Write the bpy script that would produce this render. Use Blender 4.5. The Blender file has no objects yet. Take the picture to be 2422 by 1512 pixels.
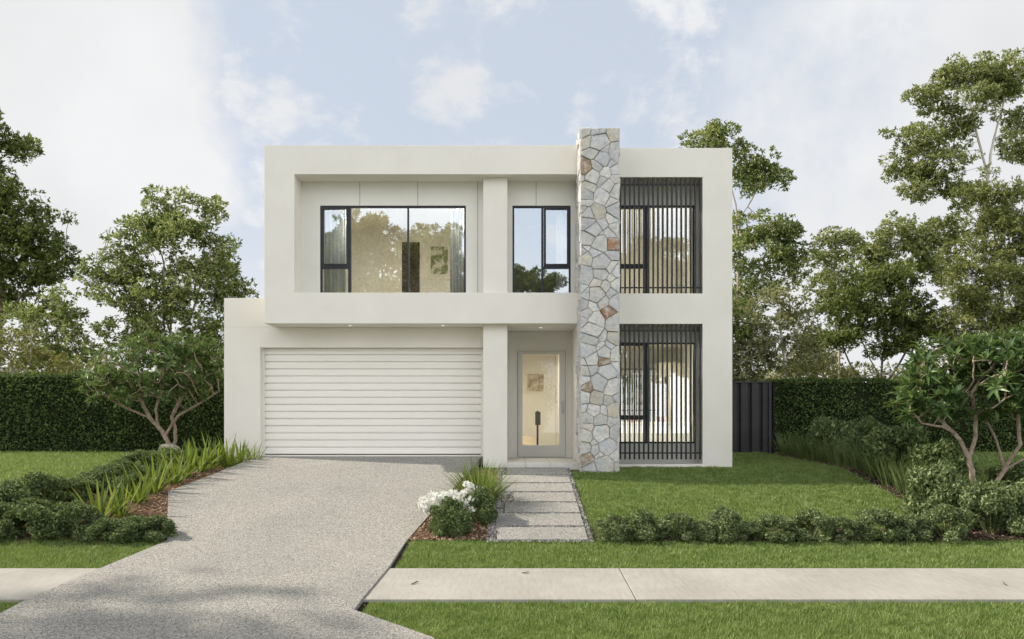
import bpy, math, random
import numpy as np
from mathutils import Vector, Matrix

C = bpy.context.scene.collection
R = math.radians
rnd = random.Random(7)
# ------------------------------------------------------------------ camera
EYE = 1.07          # eye height above the garage floor
DCAM = 18.0         # distance of the front facade plane
cam = bpy.data.cameras.new("camera")
cam_ob = bpy.data.objects.new("camera", cam); C.objects.link(cam_ob)
cam_ob.location = (0, -DCAM, EYE); cam_ob.rotation_euler = (R(90), 0, 0)
cam.sensor_fit = 'HORIZONTAL'; cam.sensor_width = 36.0; cam.lens = 36.0 * 1884 / 2422
cam.shift_y = (970 - 755.7) / 2422
cam.clip_start = 0.1; cam.clip_end = 2000
bpy.context.scene.camera = cam_ob
# ------------------------------------------------------------------ light
vs = bpy.context.scene.view_settings
vs.view_transform = 'Standard'; vs.look = 'None'; vs.exposure = 0.17; vs.gamma = 1.0
SUN_EL, SUN_PHI = 38.0, 11.0
ld = Vector((math.cos(R(SUN_EL)) * math.cos(R(SUN_PHI)), -math.cos(R(SUN_EL)) * math.sin(R(SUN_PHI)), -math.sin(R(SUN_EL))))
sun = bpy.data.lights.new("sun", 'SUN'); sun.energy = 5.0; sun.angle = R(0.9); sun.color = (1.0, 0.915, 0.78)
sun_ob = bpy.data.objects.new("sun", sun); C.objects.link(sun_ob)
sun_ob.rotation_euler = ld.to_track_quat('-Z', 'Y').to_euler(); sun_ob.location = (-20, 5, 30)

bpy.context.scene.cycles.sample_clamp_indirect = 4.0
world = bpy.data.worlds.new("World"); bpy.context.scene.world = world; world.use_nodes = True
def build_world():
    nt = world.node_tree; N = nt.nodes; L = nt.links; N.clear()
    out = N.new('ShaderNodeOutputWorld'); bg = N.new('ShaderNodeBackground')
    L.new(bg.outputs[0], out.inputs[0]); bg.inputs[1].default_value = 0.1
    sky = N.new('ShaderNodeTexSky'); sky.sky_type = 'NISHITA'; sky.sun_disc = False
    sky.sun_elevation = R(SUN_EL); sky.sun_rotation = R(-82); sky.air_density = 1.0; sky.dust_density = 1.5
    tc = N.new('ShaderNodeTexCoord'); sep = N.new('ShaderNodeSeparateXYZ')
    L.new(tc.outputs['Generated'], sep.inputs[0])
    def M(op, a, b=None, c=None, clamp=False):
        n = N.new('ShaderNodeMath'); n.operation = op; n.use_clamp = clamp
        for i, v in enumerate((a, b, c)):
            if v is None: continue
            if isinstance(v, (int, float)): n.inputs[i].default_value = v
            else: L.new(v, n.inputs[i])
        return n.outputs[0]
    def ramp(v, a, b):
        n = N.new('ShaderNodeMapRange'); n.interpolation_type = 'SMOOTHSTEP'
        L.new(v, n.inputs[0]); n.inputs[1].default_value = a; n.inputs[2].default_value = b
        return n.outputs[0]
    def noise(scale, det, rough, off=(0, 0, 0), st=(1, 1, 1), dist=0.0):
        mp = N.new('ShaderNodeMapping'); mp.inputs[1].default_value = off; mp.inputs[3].default_value = st
        L.new(tc.outputs['Generated'], mp.inputs[0])
        n = N.new('ShaderNodeTexNoise'); n.inputs['Scale'].default_value = scale; n.inputs['Detail'].default_value = det
        n.inputs['Roughness'].default_value = rough; n.inputs['Distortion'].default_value = dist
        L.new(mp.outputs[0], n.inputs[0]); return n.outputs[0]
    x, y, z = sep.outputs[0], sep.outputs[1], sep.outputs[2]
    nb = noise(5.0, 6, 0.6, (1.3, 0.2, 0.5))
    nm = noise(8.5, 10, 0.6, (3.4, 2.2, 0.7), (1, 1, 1.35), 0.15)
    # big cloud bank on the left, hazy bank on the right, broken puffs between
    xl = M('ADD', M('ADD', x, M('MULTIPLY', z, -0.12)), M('MULTIPLY', M('SUBTRACT', nb, 0.5), -0.20))
    left = ramp(xl, -0.325, -0.385)
    xr = M('ADD', M('ADD', x, M('MULTIPLY', z, -0.25)), M('MULTIPLY', M('SUBTRACT', nb, 0.5), 0.5))
    right = ramp(xr, 0.12, 0.32)
    puff = ramp(nm, 0.50, 0.66)
    low = ramp(z, 0.30, 0.02)
    cl = M('MAXIMUM', left, M('MAXIMUM', M('MULTIPLY', right, 0.92), M('MULTIPLY', puff, 0.85)))
    cl = M('MAXIMUM', cl, M('MULTIPLY', low, 0.75))
    # thin veil over the blue
    veil = N.new('ShaderNodeMix'); veil.data_type = 'RGBA'; veil.inputs[0].default_value = 0.80
    L.new(sky.outputs[0], veil.inputs[6]); veil.inputs[7].default_value = (7.15, 7.85, 8.95, 1)
    shade = noise(4.0, 5, 0.55, (7.0, 1.0, 2.0))
    cv = N.new('ShaderNodeMapRange'); L.new(shade, cv.inputs[0])
    cv.inputs[1].default_value = 0.35; cv.inputs[2].default_value = 0.65; cv.inputs[3].default_value = 8.3; cv.inputs[4].default_value = 9.2
    comb = N.new('ShaderNodeCombineColor')
    L.new(M('MULTIPLY', cv.outputs[0], 0.995), comb.inputs[0]); L.new(cv.outputs[0], comb.inputs[1]); L.new(M('MULTIPLY', cv.outputs[0], 1.01), comb.inputs[2])
    mix = N.new('ShaderNodeMix'); mix.data_type = 'RGBA'
    L.new(cl, mix.inputs[0]); L.new(veil.outputs[2], mix.inputs[6]); L.new(comb.outputs[0], mix.inputs[7])
    # extra sky brightness added behind the camera to light the facade; dimmed overhead
    back = ramp(y, 0.30, -0.40); up = ramp(z, 0.45, 0.85)
    gain = M('ADD', 0.88, M('SUBTRACT', M('MULTIPLY', M('MULTIPLY', back, SKY_BACK), M('SUBTRACT', 1.0, up)), M('MULTIPLY', up, SKY_TOP)))
    vm = N.new('ShaderNodeVectorMath'); vm.operation = 'SCALE'
    L.new(mix.outputs[2], vm.inputs[0]); L.new(gain, vm.inputs['Scale'])
    L.new(vm.outputs[0], bg.inputs[0])
SKY_BACK, SKY_TOP = 1.30, 0.50
build_world()

# ------------------------------------------------------------------ helpers
def X(px, d): return (px - 1211) * d / 1884
def Z(py, d): return EYE - (py - 970) * d / 1884
def tag(o, label=None, cat=None, group=None, kind=None):
    if label: o['label'] = label
    if cat: o['category'] = cat
    if group: o['group'] = group
    if kind: o['kind'] = kind
    return o
def empty(name, loc=(0, 0, 0), parent=None):
    o = bpy.data.objects.new(name, None); C.objects.link(o); o.location = loc; o.parent = parent
    o.empty_display_size = 0.2
    return o
def link(name, me, mat=None, parent=None, loc=(0, 0, 0)):
    o = bpy.data.objects.new(name, me); C.objects.link(o); o.parent = parent; o.location = loc
    if mat is not None and not me.materials: me.materials.append(mat)
    return o
def npmesh(name, V, F, k, smooth=False):
    """V (n,3); F (m,k) faces of equal size k."""
    V = np.asarray(V, np.float32); F = np.asarray(F, np.int32)
    me = bpy.data.meshes.new(name)
    me.vertices.add(len(V)); me.vertices.foreach_set('co', V.ravel())
    me.loops.add(F.size); me.loops.foreach_set('vertex_index', F.ravel())
    me.polygons.add(len(F)); me.polygons.foreach_set('loop_start', np.arange(0, F.size, k, dtype=np.int32))
    me.polygons.foreach_set('loop_total', np.full(len(F), k, np.int32))
    me.polygons.foreach_set('use_smooth', np.full(len(F), bool(smooth)))
    me.update(calc_edges=True)
    return me
class MB:
    def __init__(s): s.v = []; s.f = []
    def box(s, x0, x1, y0, y1, z0, z1):
        b = len(s.v)
        s.v += [(x0, y0, z0), (x1, y0, z0), (x1, y1, z0), (x0, y1, z0), (x0, y0, z1), (x1, y0, z1), (x1, y1, z1), (x0, y1, z1)]
        s.f += [(b, b+3, b+2, b+1), (b+4, b+5, b+6, b+7), (b, b+1, b+5, b+4), (b+1, b+2, b+6, b+5), (b+2, b+3, b+7, b+6), (b+3, b, b+4, b+7)]
        return s
    def grid(s, xs, zs, hole, y0, y1):
        """wall slab between planes y0 and y1 cut into cells; cells where hole(i, j) are open."""
        nx, nz = len(xs) - 1, len(zs) - 1
        solid = [[not hole(i, j) for j in range(nz)] for i in range(nx)]
        idx = {}
        def P(i, j, k):
            key = (i, j, k)
            if key not in idx: idx[key] = len(s.v); s.v.append((xs[i], (y0, y1)[k], zs[j]))
            return idx[key]
        for i in range(nx):
            for j in range(nz):
                if not solid[i][j]: continue
                s.f.append((P(i, j, 0), P(i+1, j, 0), P(i+1, j+1, 0), P(i, j+1, 0)))
                s.f.append((P(i, j, 1), P(i, j+1, 1), P(i+1, j+1, 1), P(i+1, j, 1)))
                if i == 0 or not solid[i-1][j]: s.f.append((P(i, j, 0), P(i, j+1, 0), P(i, j+1, 1), P(i, j, 1)))
                if i == nx-1 or not solid[i+1][j]: s.f.append((P(i+1, j, 0), P(i+1, j, 1), P(i+1, j+1, 1), P(i+1, j+1, 0)))
                if j == 0 or not solid[i][j-1]: s.f.append((P(i, j, 0), P(i, j, 1), P(i+1, j, 1), P(i+1, j, 0)))
                if j == nz-1 or not solid[i][j+1]: s.f.append((P(i, j+1, 0), P(i+1, j+1, 0), P(i+1, j+1, 1), P(i, j+1, 1)))
        return s
    def poly(s, pts):
        b = len(s.v); s.v += [tuple(p) for p in pts]; s.f.append(tuple(range(b, b + len(pts)))); return s
    def build(s, name, mat, parent=None, loc=(0, 0, 0), bevel=0.0, smooth=False):
        me = bpy.data.meshes.new(name); me.from_pydata(s.v, [], s.f); me.update()
        if smooth:
            for p in me.polygons: p.use_smooth = True
        o = link(name, me, mat, parent, loc)
        if bevel:
            m = o.modifiers.new('bevel', 'BEVEL'); m.width = bevel; m.segments = 2; m.limit_method = 'ANGLE'; m.angle_limit = R(40)
        return o
# ground profile by distance from the camera
def interp(d, tab):
    return float(np.interp(d, [t[0] for t in tab], [t[1] for t in tab]))
T_LAWN = [(-60, -1.75), (2, -1.75), (6.4, -1.52), (6.5, -1.43), (8.24, -1.33), (9.5, -1.225), (11, -1.15), (12.5, -1.02), (17.6, -0.25), (24, -0.2), (60, 0.0), (400, 0.0)]
T_DRIVE = [(6.2, -1.46), (8.24, -1.27), (9.5, -1.165), (11, -1.09), (12.5, -0.985), (17.0, -0.30), (18.6, -0.04), (19.2, 0.0)]
def gz(d): return interp(d, T_LAWN)
def dz(d): return interp(d, T_DRIVE)

# ------------------------------------------------------------------ materials
def new_mat(name):
    m = bpy.data.materials.new(name); m.use_nodes = True
    nt = m.node_tree; nt.nodes.clear()
    return m, nt.nodes, nt.links
def node_noise(N, L, scale, det=4, rough=0.55, coord='Object', st=None):
    tc = N.new('ShaderNodeTexCoord'); src = tc.outputs[coord]
    if st:
        mp = N.new('ShaderNodeMapping'); mp.inputs[3].default_value = st; L.new(src, mp.inputs[0]); src = mp.outputs[0]
    n = N.new('ShaderNodeTexNoise'); n.inputs['Scale'].default_value = scale; n.inputs['Detail'].default_value = det
    n.inputs['Roughness'].default_value = rough; L.new(src, n.inputs[0])
    return n
def cramp(N, L, src, stops):
    r = N.new('ShaderNodeValToRGB'); el = r.color_ramp.elements
    while len(el) < len(stops): el.new(0.5)
    for e, (p, c) in zip(el, stops): e.position = p; e.color = (*c, 1)
    L.new(src, r.inputs[0]); return r.outputs[0]
def surf(name, c0, c1, scale=3.0, det=6, rough=0.8, spec=0.3, bump=0.0, bscale=60.0, metal=0.0, st=None, lo=0.35, hi=0.65):
    m, N, L = new_mat(name)
    out = N.new('ShaderNodeOutputMaterial'); p = N.new('ShaderNodeBsdfPrincipled'); L.new(p.outputs[0], out.inputs[0])
    n = node_noise(N, L, scale, det, 0.6, st=st)
    L.new(cramp(N, L, n.outputs[0], [(lo, c0), (hi, c1)]), p.inputs['Base Color'])
    p.inputs['Roughness'].default_value = rough; p.inputs['Specular IOR Level'].default_value = spec; p.inputs['Metallic'].default_value = metal
    if bump:
        b = N.new('ShaderNodeBump'); b.inputs['Strength'].default_value = bump; b.inputs['Distance'].default_value = 0.01
        n2 = node_noise(N, L, bscale, 3, 0.6); L.new(n2.outputs[0], b.inputs['Height']); L.new(b.outputs[0], p.inputs['Normal'])
    return m
def leaf_mat(name, stops, trans=0.35, tcol=(0.24, 0.30, 0.05), rough=0.55, patch=0.5, pscale=0.9, spec=0.25):
    """each leaf has its own colour out of the ramp; broad patches of the plant differ too"""
    m, N, L = new_mat(name)
    out = N.new('ShaderNodeOutputMaterial'); p = N.new('ShaderNodeBsdfPrincipled')
    g = N.new('ShaderNodeNewGeometry'); n = node_noise(N, L, pscale, 3, 0.6)
    mx = N.new('ShaderNodeMath'); mx.operation = 'MULTIPLY_ADD'
    sub = N.new('ShaderNodeMath'); sub.operation = 'SUBTRACT'; L.new(n.outputs[0], sub.inputs[0]); sub.inputs[1].default_value = 0.5
    L.new(sub.outputs[0], mx.inputs[0]); mx.inputs[1].default_value = patch * 2.5; L.new(g.outputs['Random Per Island'], mx.inputs[2])
    col = cramp(N, L, mx.outputs[0], stops)
    L.new(col, p.inputs['Base Color']); p.inputs['Roughness'].default_value = rough; p.inputs['Specular IOR Level'].default_value = spec
    if trans:
        t = N.new('ShaderNodeBsdfTranslucent'); mc = N.new('ShaderNodeMix'); mc.data_type = 'RGBA'; mc.inputs[0].default_value = 0.5
        L.new(col, mc.inputs[6]); mc.inputs[7].default_value = (*tcol, 1); L.new(mc.outputs[2], t.inputs[0])
        ms = N.new('ShaderNodeMixShader'); ms.inputs[0].default_value = trans
        L.new(p.outputs[0], ms.inputs[1]); L.new(t.outputs[0], ms.inputs[2]); L.new(ms.outputs[0], out.inputs[0])
    else: L.new(p.outputs[0], out.inputs[0])
    return m
def glass_mat(name, refl, tint=(1, 1, 1), rough=0.0):
    m, N, L = new_mat(name)
    out = N.new('ShaderNodeOutputMaterial'); t = N.new('ShaderNodeBsdfTransparent'); t.inputs[0].default_value = (*tint, 1)
    g = N.new('ShaderNodeBsdfGlossy'); g.inputs['Roughness'].default_value = rough; g.inputs[0].default_value = (0.95, 0.97, 1, 1)
    fr = N.new('ShaderNodeFresnel'); fr.inputs[0].default_value = 1.5
    ad = N.new('ShaderNodeMath'); ad.operation = 'ADD'; ad.use_clamp = True; ad.inputs[1].default_value = refl; L.new(fr.outputs[0], ad.inputs[0])
    ms = N.new('ShaderNodeMixShader'); L.new(ad.outputs[0], ms.inputs[0]); L.new(t.outputs[0], ms.inputs[1]); L.new(g.outputs[0], ms.inputs[2])
    L.new(ms.outputs[0], out.inputs[0]); return m
def emit_mat(name, col, s):
    m, N, L = new_mat(name); out = N.new('ShaderNodeOutputMaterial'); e = N.new('ShaderNodeEmission')
    e.inputs[0].default_value = (*col, 1); e.inputs[1].default_value = s; L.new(e.outputs[0], out.inputs[0]); return m

M = {}
M['render'] = surf('cream_render', (0.765, 0.728, 0.658), (0.805, 0.768, 0.698), 1.3, 8, 0.9, 0.15, 0.10, 130.0)
M['clad'] = surf('panel_paint', (0.74, 0.72, 0.655), (0.765, 0.745, 0.68), 2.0, 4, 0.75, 0.2)
M['soffit'] = surf('soffit_paint', (0.78, 0.76, 0.71), (0.80, 0.78, 0.73), 2.0, 3, 0.85, 0.2)
M['garage'] = surf('garage_door_paint', (0.82, 0.79, 0.73), (0.85, 0.82, 0.76), 1.0, 3, 0.5, 0.3, st=(0.3, 1, 6))
M['door'] = surf('door_paint', (0.66, 0.64, 0.58), (0.69, 0.67, 0.61), 1.5, 3, 0.45, 0.35)
M['black'] = surf('black_aluminium', (0.012, 0.013, 0.015), (0.022, 0.023, 0.026), 4, 3, 0.4, 0.4)
M['batten'] = surf('dark_bronze_batten', (0.017, 0.0165, 0.016), (0.027, 0.026, 0.025), 5, 3, 0.45, 0.4)
M['steel'] = surf('brushed_steel', (0.45, 0.45, 0.45), (0.6, 0.6, 0.6), 40, 3, 0.3, 0.5, metal=1.0, st=(1, 1, 0.1))
M['groove'] = surf('joint_shadow_strip', (0.25, 0.24, 0.22), (0.30, 0.29, 0.27), 3, 2, 0.9, 0.1)
M['tile'] = surf('porch_tile', (0.58, 0.55, 0.49), (0.66, 0.63, 0.57), 9, 6, 0.6, 0.3)
M['wallint'] = surf('interior_paint', (0.80, 0.785, 0.725), (0.83, 0.815, 0.755), 1.2, 3, 0.9, 0.1)
M['ceilint'] = surf('interior_ceiling_paint', (0.80, 0.77, 0.68), (0.83, 0.80, 0.71), 1.2, 3, 0.9, 0.1)
M['floorint'] = surf('oak_boards', (0.48, 0.40, 0.30), (0.56, 0.48, 0.37), 3, 6, 0.45, 0.35, st=(0.4, 6, 1))
M['innerdoor'] = surf('white_door_paint', (0.80, 0.76, 0.66), (0.83, 0.79, 0.69), 1.5, 2, 0.6, 0.3)
M['dark'] = surf('dark_opening', (0.05, 0.045, 0.035), (0.08, 0.07, 0.055), 2, 3, 0.9, 0.1)
M['curtain'] = surf('sheer_curtain', (0.84, 0.84, 0.83), (0.88, 0.88, 0.87), 2, 3, 0.9, 0.1)
M['roof'] = surf('roof_sheet', (0.35, 0.35, 0.34), (0.45, 0.45, 0.44), 2, 4, 0.7, 0.3)
M['glass'] = glass_mat('clear_glass', 0.21, (0.98, 0.99, 0.97))
M['glass_door'] = glass_mat('door_glass', 0.0, (0.97, 0.96, 0.93))
M['fill_lamp'] = emit_mat('fill_diffuser', (1.0, 0.95, 0.85), 95.0)
M['spot'] = emit_mat('downlight_lens', (1.0, 0.9, 0.75), 3.0)
M['bench'] = surf('white_stone_bench', (0.70, 0.71, 0.73), (0.78, 0.79, 0.81), 6, 6, 0.4, 0.4)
M['terra'] = surf('terracotta_glaze', (0.30, 0.11, 0.04), (0.42, 0.17, 0.07), 12, 4, 0.6, 0.3)
M['paper'] = surf('picture_mount', (0.74, 0.72, 0.66), (0.78, 0.76, 0.70), 3, 2, 0.8, 0.2)
M['art'] = surf('abstract_art', (0.62, 0.60, 0.52), (0.20, 0.24, 0.13), 3.5, 2, 0.8, 0.2, lo=0.47, hi=0.53)
M['art_tan'] = surf('tan_abstract_art', (0.62, 0.56, 0.44), (0.30, 0.24, 0.16), 4.5, 4, 0.8, 0.2, lo=0.42, hi=0.62)
M['fence'] = surf('charcoal_steel_sheet', (0.026, 0.0245, 0.024), (0.038, 0.036, 0.035), 3, 4, 0.55, 0.35)
M['bark_dark'] = surf('dark_bark', (0.09, 0.07, 0.05), (0.20, 0.165, 0.125), 6, 8, 0.9, 0.1, 0.5, 30, st=(1, 1, 0.25))
M['bark_grey'] = surf('grey_bark', (0.26, 0.22, 0.17), (0.46, 0.40, 0.33), 5, 8, 0.9, 0.1, 0.4, 30, st=(1, 1, 0.3))
M['bark_plum'] = surf('frangipani_bark', (0.22, 0.16, 0.12), (0.42, 0.33, 0.26), 12, 8, 0.85, 0.15, 0.4, 60)
M['bark_pale'] = surf('pale_gum_bark', (0.40, 0.36, 0.30), (0.62, 0.58, 0.50), 4, 6, 0.85, 0.15, st=(1, 1, 0.3))
M['leaf_dark'] = leaf_mat('dark_tree_leaf', [(0.0, (0.0258, 0.0383, 0.0111)), (0.5, (0.1052, 0.1421, 0.0397)), (1.0, (0.3612, 0.4061, 0.1340))], 0.42)
M['leaf_mid'] = leaf_mat('mid_tree_leaf', [(0.0, (0.0481, 0.0736, 0.0207)), (0.5, (0.1841, 0.2453, 0.0771)), (1.0, (0.5500, 0.5500, 0.2317))], 0.42)
M['leaf_gum'] = leaf_mat('gum_leaf', [(0.0, (0.0601, 0.0782, 0.0239)), (0.5, (0.2228, 0.2607, 0.0873)), (1.0, (0.5500, 0.5500, 0.2574))], 0.42)
M['leaf_olive'] = leaf_mat('pale_olive_leaf', [(0.0, (0.0802, 0.0953, 0.0356)), (0.5, (0.2614, 0.2843, 0.1247)), (1.0, (0.5000, 0.5000, 0.3047))], 0.35)
M['leaf_gold'] = leaf_mat('golden_leaf', [(0.0, (0.10, 0.11, 0.03)), (0.5, (0.25, 0.24, 0.08)), (1.0, (0.42, 0.38, 0.15))], 0.38)
M['leaf_pale'] = leaf_mat('pale_yellow_leaf', [(0.0, (0.09, 0.095, 0.04)), (0.5, (0.27, 0.27, 0.13)), (1.0, (0.50, 0.47, 0.27))], 0.42)
M['leaf_lime'] = leaf_mat('lime_olive_leaf', [(0.0, (0.0633, 0.0784, 0.0220)), (0.5, (0.2012, 0.2296, 0.0715)), (1.0, (0.4255, 0.4256, 0.1760))], 0.42)
M['leaf_plum'] = leaf_mat('frangipani_leaf', [(0.0, (0.0364, 0.0780, 0.0248)), (0.55, (0.0884, 0.1620, 0.0550)), (1.0, (0.2496, 0.3600, 0.1375))], 0.34, rough=0.4, spec=0.4)
M['leaf_hedge'] = leaf_mat('hedge_leaf', [(0.0, (0.0292, 0.0587, 0.0174)), (0.6, (0.0777, 0.1305, 0.0377)), (1.0, (0.1940, 0.2690, 0.0799))], 0.25, pscale=1.2, patch=0.25)
M['leaf_shrub'] = leaf_mat('shrub_leaf', [(0.0, (0.0427, 0.0737, 0.0264)), (0.55, (0.1193, 0.1715, 0.0638)), (1.0, (0.3390, 0.4064, 0.1760))], 0.25, pscale=2.0, patch=0.3)
M['leaf_shrub2'] = leaf_mat('grey_green_shrub_leaf', [(0.0, (0.0537, 0.0842, 0.0299)), (0.5, (0.1610, 0.2132, 0.0848)), (1.0, (0.4080, 0.4712, 0.2394))], 0.25, pscale=2.0, patch=0.3)
M['leaf_strap'] = leaf_mat('strap_leaf', [(0.0, (0.06, 0.10, 0.018)), (0.5, (0.14, 0.20, 0.035)), (1.0, (0.30, 0.36, 0.07))], 0.4, (0.3, 0.4, 0.04) and (0.25, 0.34, 0.03), pscale=2)
M['leaf_tuft'] = leaf_mat('tuft_leaf', [(0.0, (0.0625, 0.1063, 0.0240)), (0.5, (0.1625, 0.2375, 0.0540)), (1.0, (0.3500, 0.4250, 0.1200))], 0.35, pscale=2)
M['leaf_mat_rush'] = leaf_mat('rush_leaf', [(0.0, (0.0425, 0.0720, 0.0230)), (0.5, (0.1063, 0.1560, 0.0517)), (1.0, (0.2500, 0.3000, 0.1150))], 0.3, pscale=2)
M['grass'] = leaf_mat('grass_blade', [(0.0, (0.0991, 0.1671, 0.0378)), (0.5, (0.2099, 0.2908, 0.0832)), (1.0, (0.3731, 0.4455, 0.1814))], 0.35, (0.22, 0.30, 0.03), patch=0.5, pscale=4.5)
M['petal'] = leaf_mat('white_petal', [(0.0, (0.72, 0.72, 0.66)), (1.0, (0.90, 0.90, 0.86))], 0.25, (0.9, 0.9, 0.85))
M['deadleaf'] = surf('dry_leaf', (0.10, 0.07, 0.035), (0.22, 0.16, 0.08), 30, 3, 0.8, 0.2)
M['rock'] = surf('weathered_rock', (0.22, 0.20, 0.165), (0.48, 0.44, 0.37), 6, 8, 0.9, 0.15, 0.8, 18)
M['asphalt'] = surf('asphalt', (0.045, 0.045, 0.046), (0.065, 0.065, 0.066), 30, 6, 0.9, 0.2, 0.5, 200)
M['kerb'] = surf('kerb_concrete', (0.36, 0.35, 0.33), (0.44, 0.43, 0.40), 8, 6, 0.85, 0.2)
M['chip'] = leaf_mat('bark_chip', [(0.0, (0.10, 0.055, 0.03)), (0.5, (0.28, 0.17, 0.10)), (1.0, (0.55, 0.40, 0.28))], 0.0)
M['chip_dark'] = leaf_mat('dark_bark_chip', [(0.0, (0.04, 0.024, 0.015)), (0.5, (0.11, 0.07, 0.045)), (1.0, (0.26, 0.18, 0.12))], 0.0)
M['mulch'] = surf('mulch_soil', (0.09, 0.055, 0.033), (0.20, 0.125, 0.08), 25, 6, 0.95, 0.1, 0.8, 60)
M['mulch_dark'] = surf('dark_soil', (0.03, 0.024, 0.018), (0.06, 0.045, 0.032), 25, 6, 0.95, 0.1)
M['pebble'] = leaf_mat('pebble', [(0.0, (0.05, 0.047, 0.045)), (0.5, (0.23, 0.22, 0.20)), (1.0, (0.58, 0.56, 0.52))], 0.0, pscale=6, patch=0.2)

def lawn_mat():
    m, N, L = new_mat('lawn_turf')
    out = N.new('ShaderNodeOutputMaterial'); p = N.new('ShaderNodeBsdfPrincipled'); L.new(p.outputs[0], out.inputs[0])
    n1 = node_noise(N, L, 1.6, 4, 0.6); n2 = node_noise(N, L, 40, 6, 0.7, st=(1, 0.5, 1))
    a = N.new('ShaderNodeMath'); a.operation = 'MULTIPLY_ADD'; L.new(n1.outputs[0], a.inputs[0]); a.inputs[1].default_value = 0.6
    mm = N.new('ShaderNodeMath'); mm.operation = 'MULTIPLY'; L.new(n2.outputs[0], mm.inputs[0]); mm.inputs[1].default_value = 0.6
    L.new(mm.outputs[0], a.inputs[2])
    L.new(cramp(N, L, a.outputs[0], [(0.40, (0.05, 0.08, 0.016)), (0.6, (0.11, 0.15, 0.034)), (0.8, (0.17, 0.21, 0.06))]), p.inputs['Base Color'])
    p.inputs['Roughness'].default_value = 0.95; p.inputs['Specular IOR Level'].default_value = 0.1
    b = N.new('ShaderNodeBump'); b.inputs['Strength'].default_value = 0.8; b.inputs['Distance'].default_value = 0.03
    L.new(n2.outputs[0], b.inputs['Height']); L.new(b.outputs[0], p.inputs['Normal'])
    return m
def aggregate_mat():
    m, N, L = new_mat('exposed_aggregate')
    out = N.new('ShaderNodeOutputMaterial'); p = N.new('ShaderNodeBsdfPrincipled'); L.new(p.outputs[0], out.inputs[0])
    tc = N.new('ShaderNodeTexCoord'); v = N.new('ShaderNodeTexVoronoi'); v.inputs['Scale'].default_value = 88.0
    L.new(tc.outputs['Object'], v.inputs['Vector'])
    sp = N.new('ShaderNodeSeparateColor'); L.new(v.outputs['Color'], sp.inputs[0])
    stone = cramp(N, L, sp.outputs[0], [(0.0, (0.085, 0.083, 0.08)), (0.2, (0.205, 0.198, 0.185)), (0.5, (0.32, 0.308, 0.282)), (0.8, (0.40, 0.385, 0.354)), (1.0, (0.52, 0.50, 0.46))])
    big = node_noise(N, L, 0.55, 5, 0.55)
    tint = cramp(N, L, big.outputs[0], [(0.32, (0.88, 0.885, 0.90)), (0.68, (1.04, 1.035, 1.02))])
    mx = N.new('ShaderNodeMix'); mx.data_type = 'RGBA'; mx.blend_type = 'MULTIPLY'; mx.inputs[0].default_value = 1.0
    L.new(stone, mx.inputs[6]); L.new(tint, mx.inputs[7]); L.new(mx.outputs[2], p.inputs['Base Color'])
    p.inputs['Roughness'].default_value = 0.8; p.inputs['Specular IOR Level'].default_value = 0.25
    b = N.new('ShaderNodeBump'); b.inputs['Strength'].default_value = 0.5; b.inputs['Distance'].default_value = 0.006; b.invert = True
    L.new(v.outputs['Distance'], b.inputs['Height']); L.new(b.outputs[0], p.inputs['Normal'])
    return m
def broom_mat(name, c0, c1, st):
    m, N, L = new_mat(name)
    out = N.new('ShaderNodeOutputMaterial'); p = N.new('ShaderNodeBsdfPrincipled'); L.new(p.outputs[0], out.inputs[0])
    n1 = node_noise(N, L, 6, 6, 0.65, st=st); n2 = node_noise(N, L, 0.8, 5, 0.6); n3 = node_noise(N, L, 90, 3, 0.6)
    a = N.new('ShaderNodeMath'); a.operation = 'MULTIPLY_ADD'; L.new(n1.outputs[0], a.inputs[0]); a.inputs[1].default_value = 0.4; 
    b2 = N.new('ShaderNodeMath'); b2.operation = 'MULTIPLY_ADD'; L.new(n2.outputs[0], b2.inputs[0]); b2.inputs[1].default_value = 0.45
    m3 = N.new('ShaderNodeMath'); m3.operation = 'MULTIPLY'; L.new(n3.outputs[0], m3.inputs[0]); m3.inputs[1].default_value = 0.15
    L.new(m3.outputs[0], b2.inputs[2]); L.new(b2.outputs[0], a.inputs[2])
    L.new(cramp(N, L, a.outputs[0], [(0.36, c0), (0.62, c1)]), p.inputs['Base Color'])
    p.inputs['Roughness'].default_value = 0.85; p.inputs['Specular IOR Level'].default_value = 0.2
    b = N.new('ShaderNodeBump'); b.inputs['Strength'].default_value = 0.3; b.inputs['Distance'].default_value = 0.005
    L.new(n1.outputs[0], b.inputs['Height']); L.new(b.outputs[0], p.inputs['Normal'])
    return m
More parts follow.
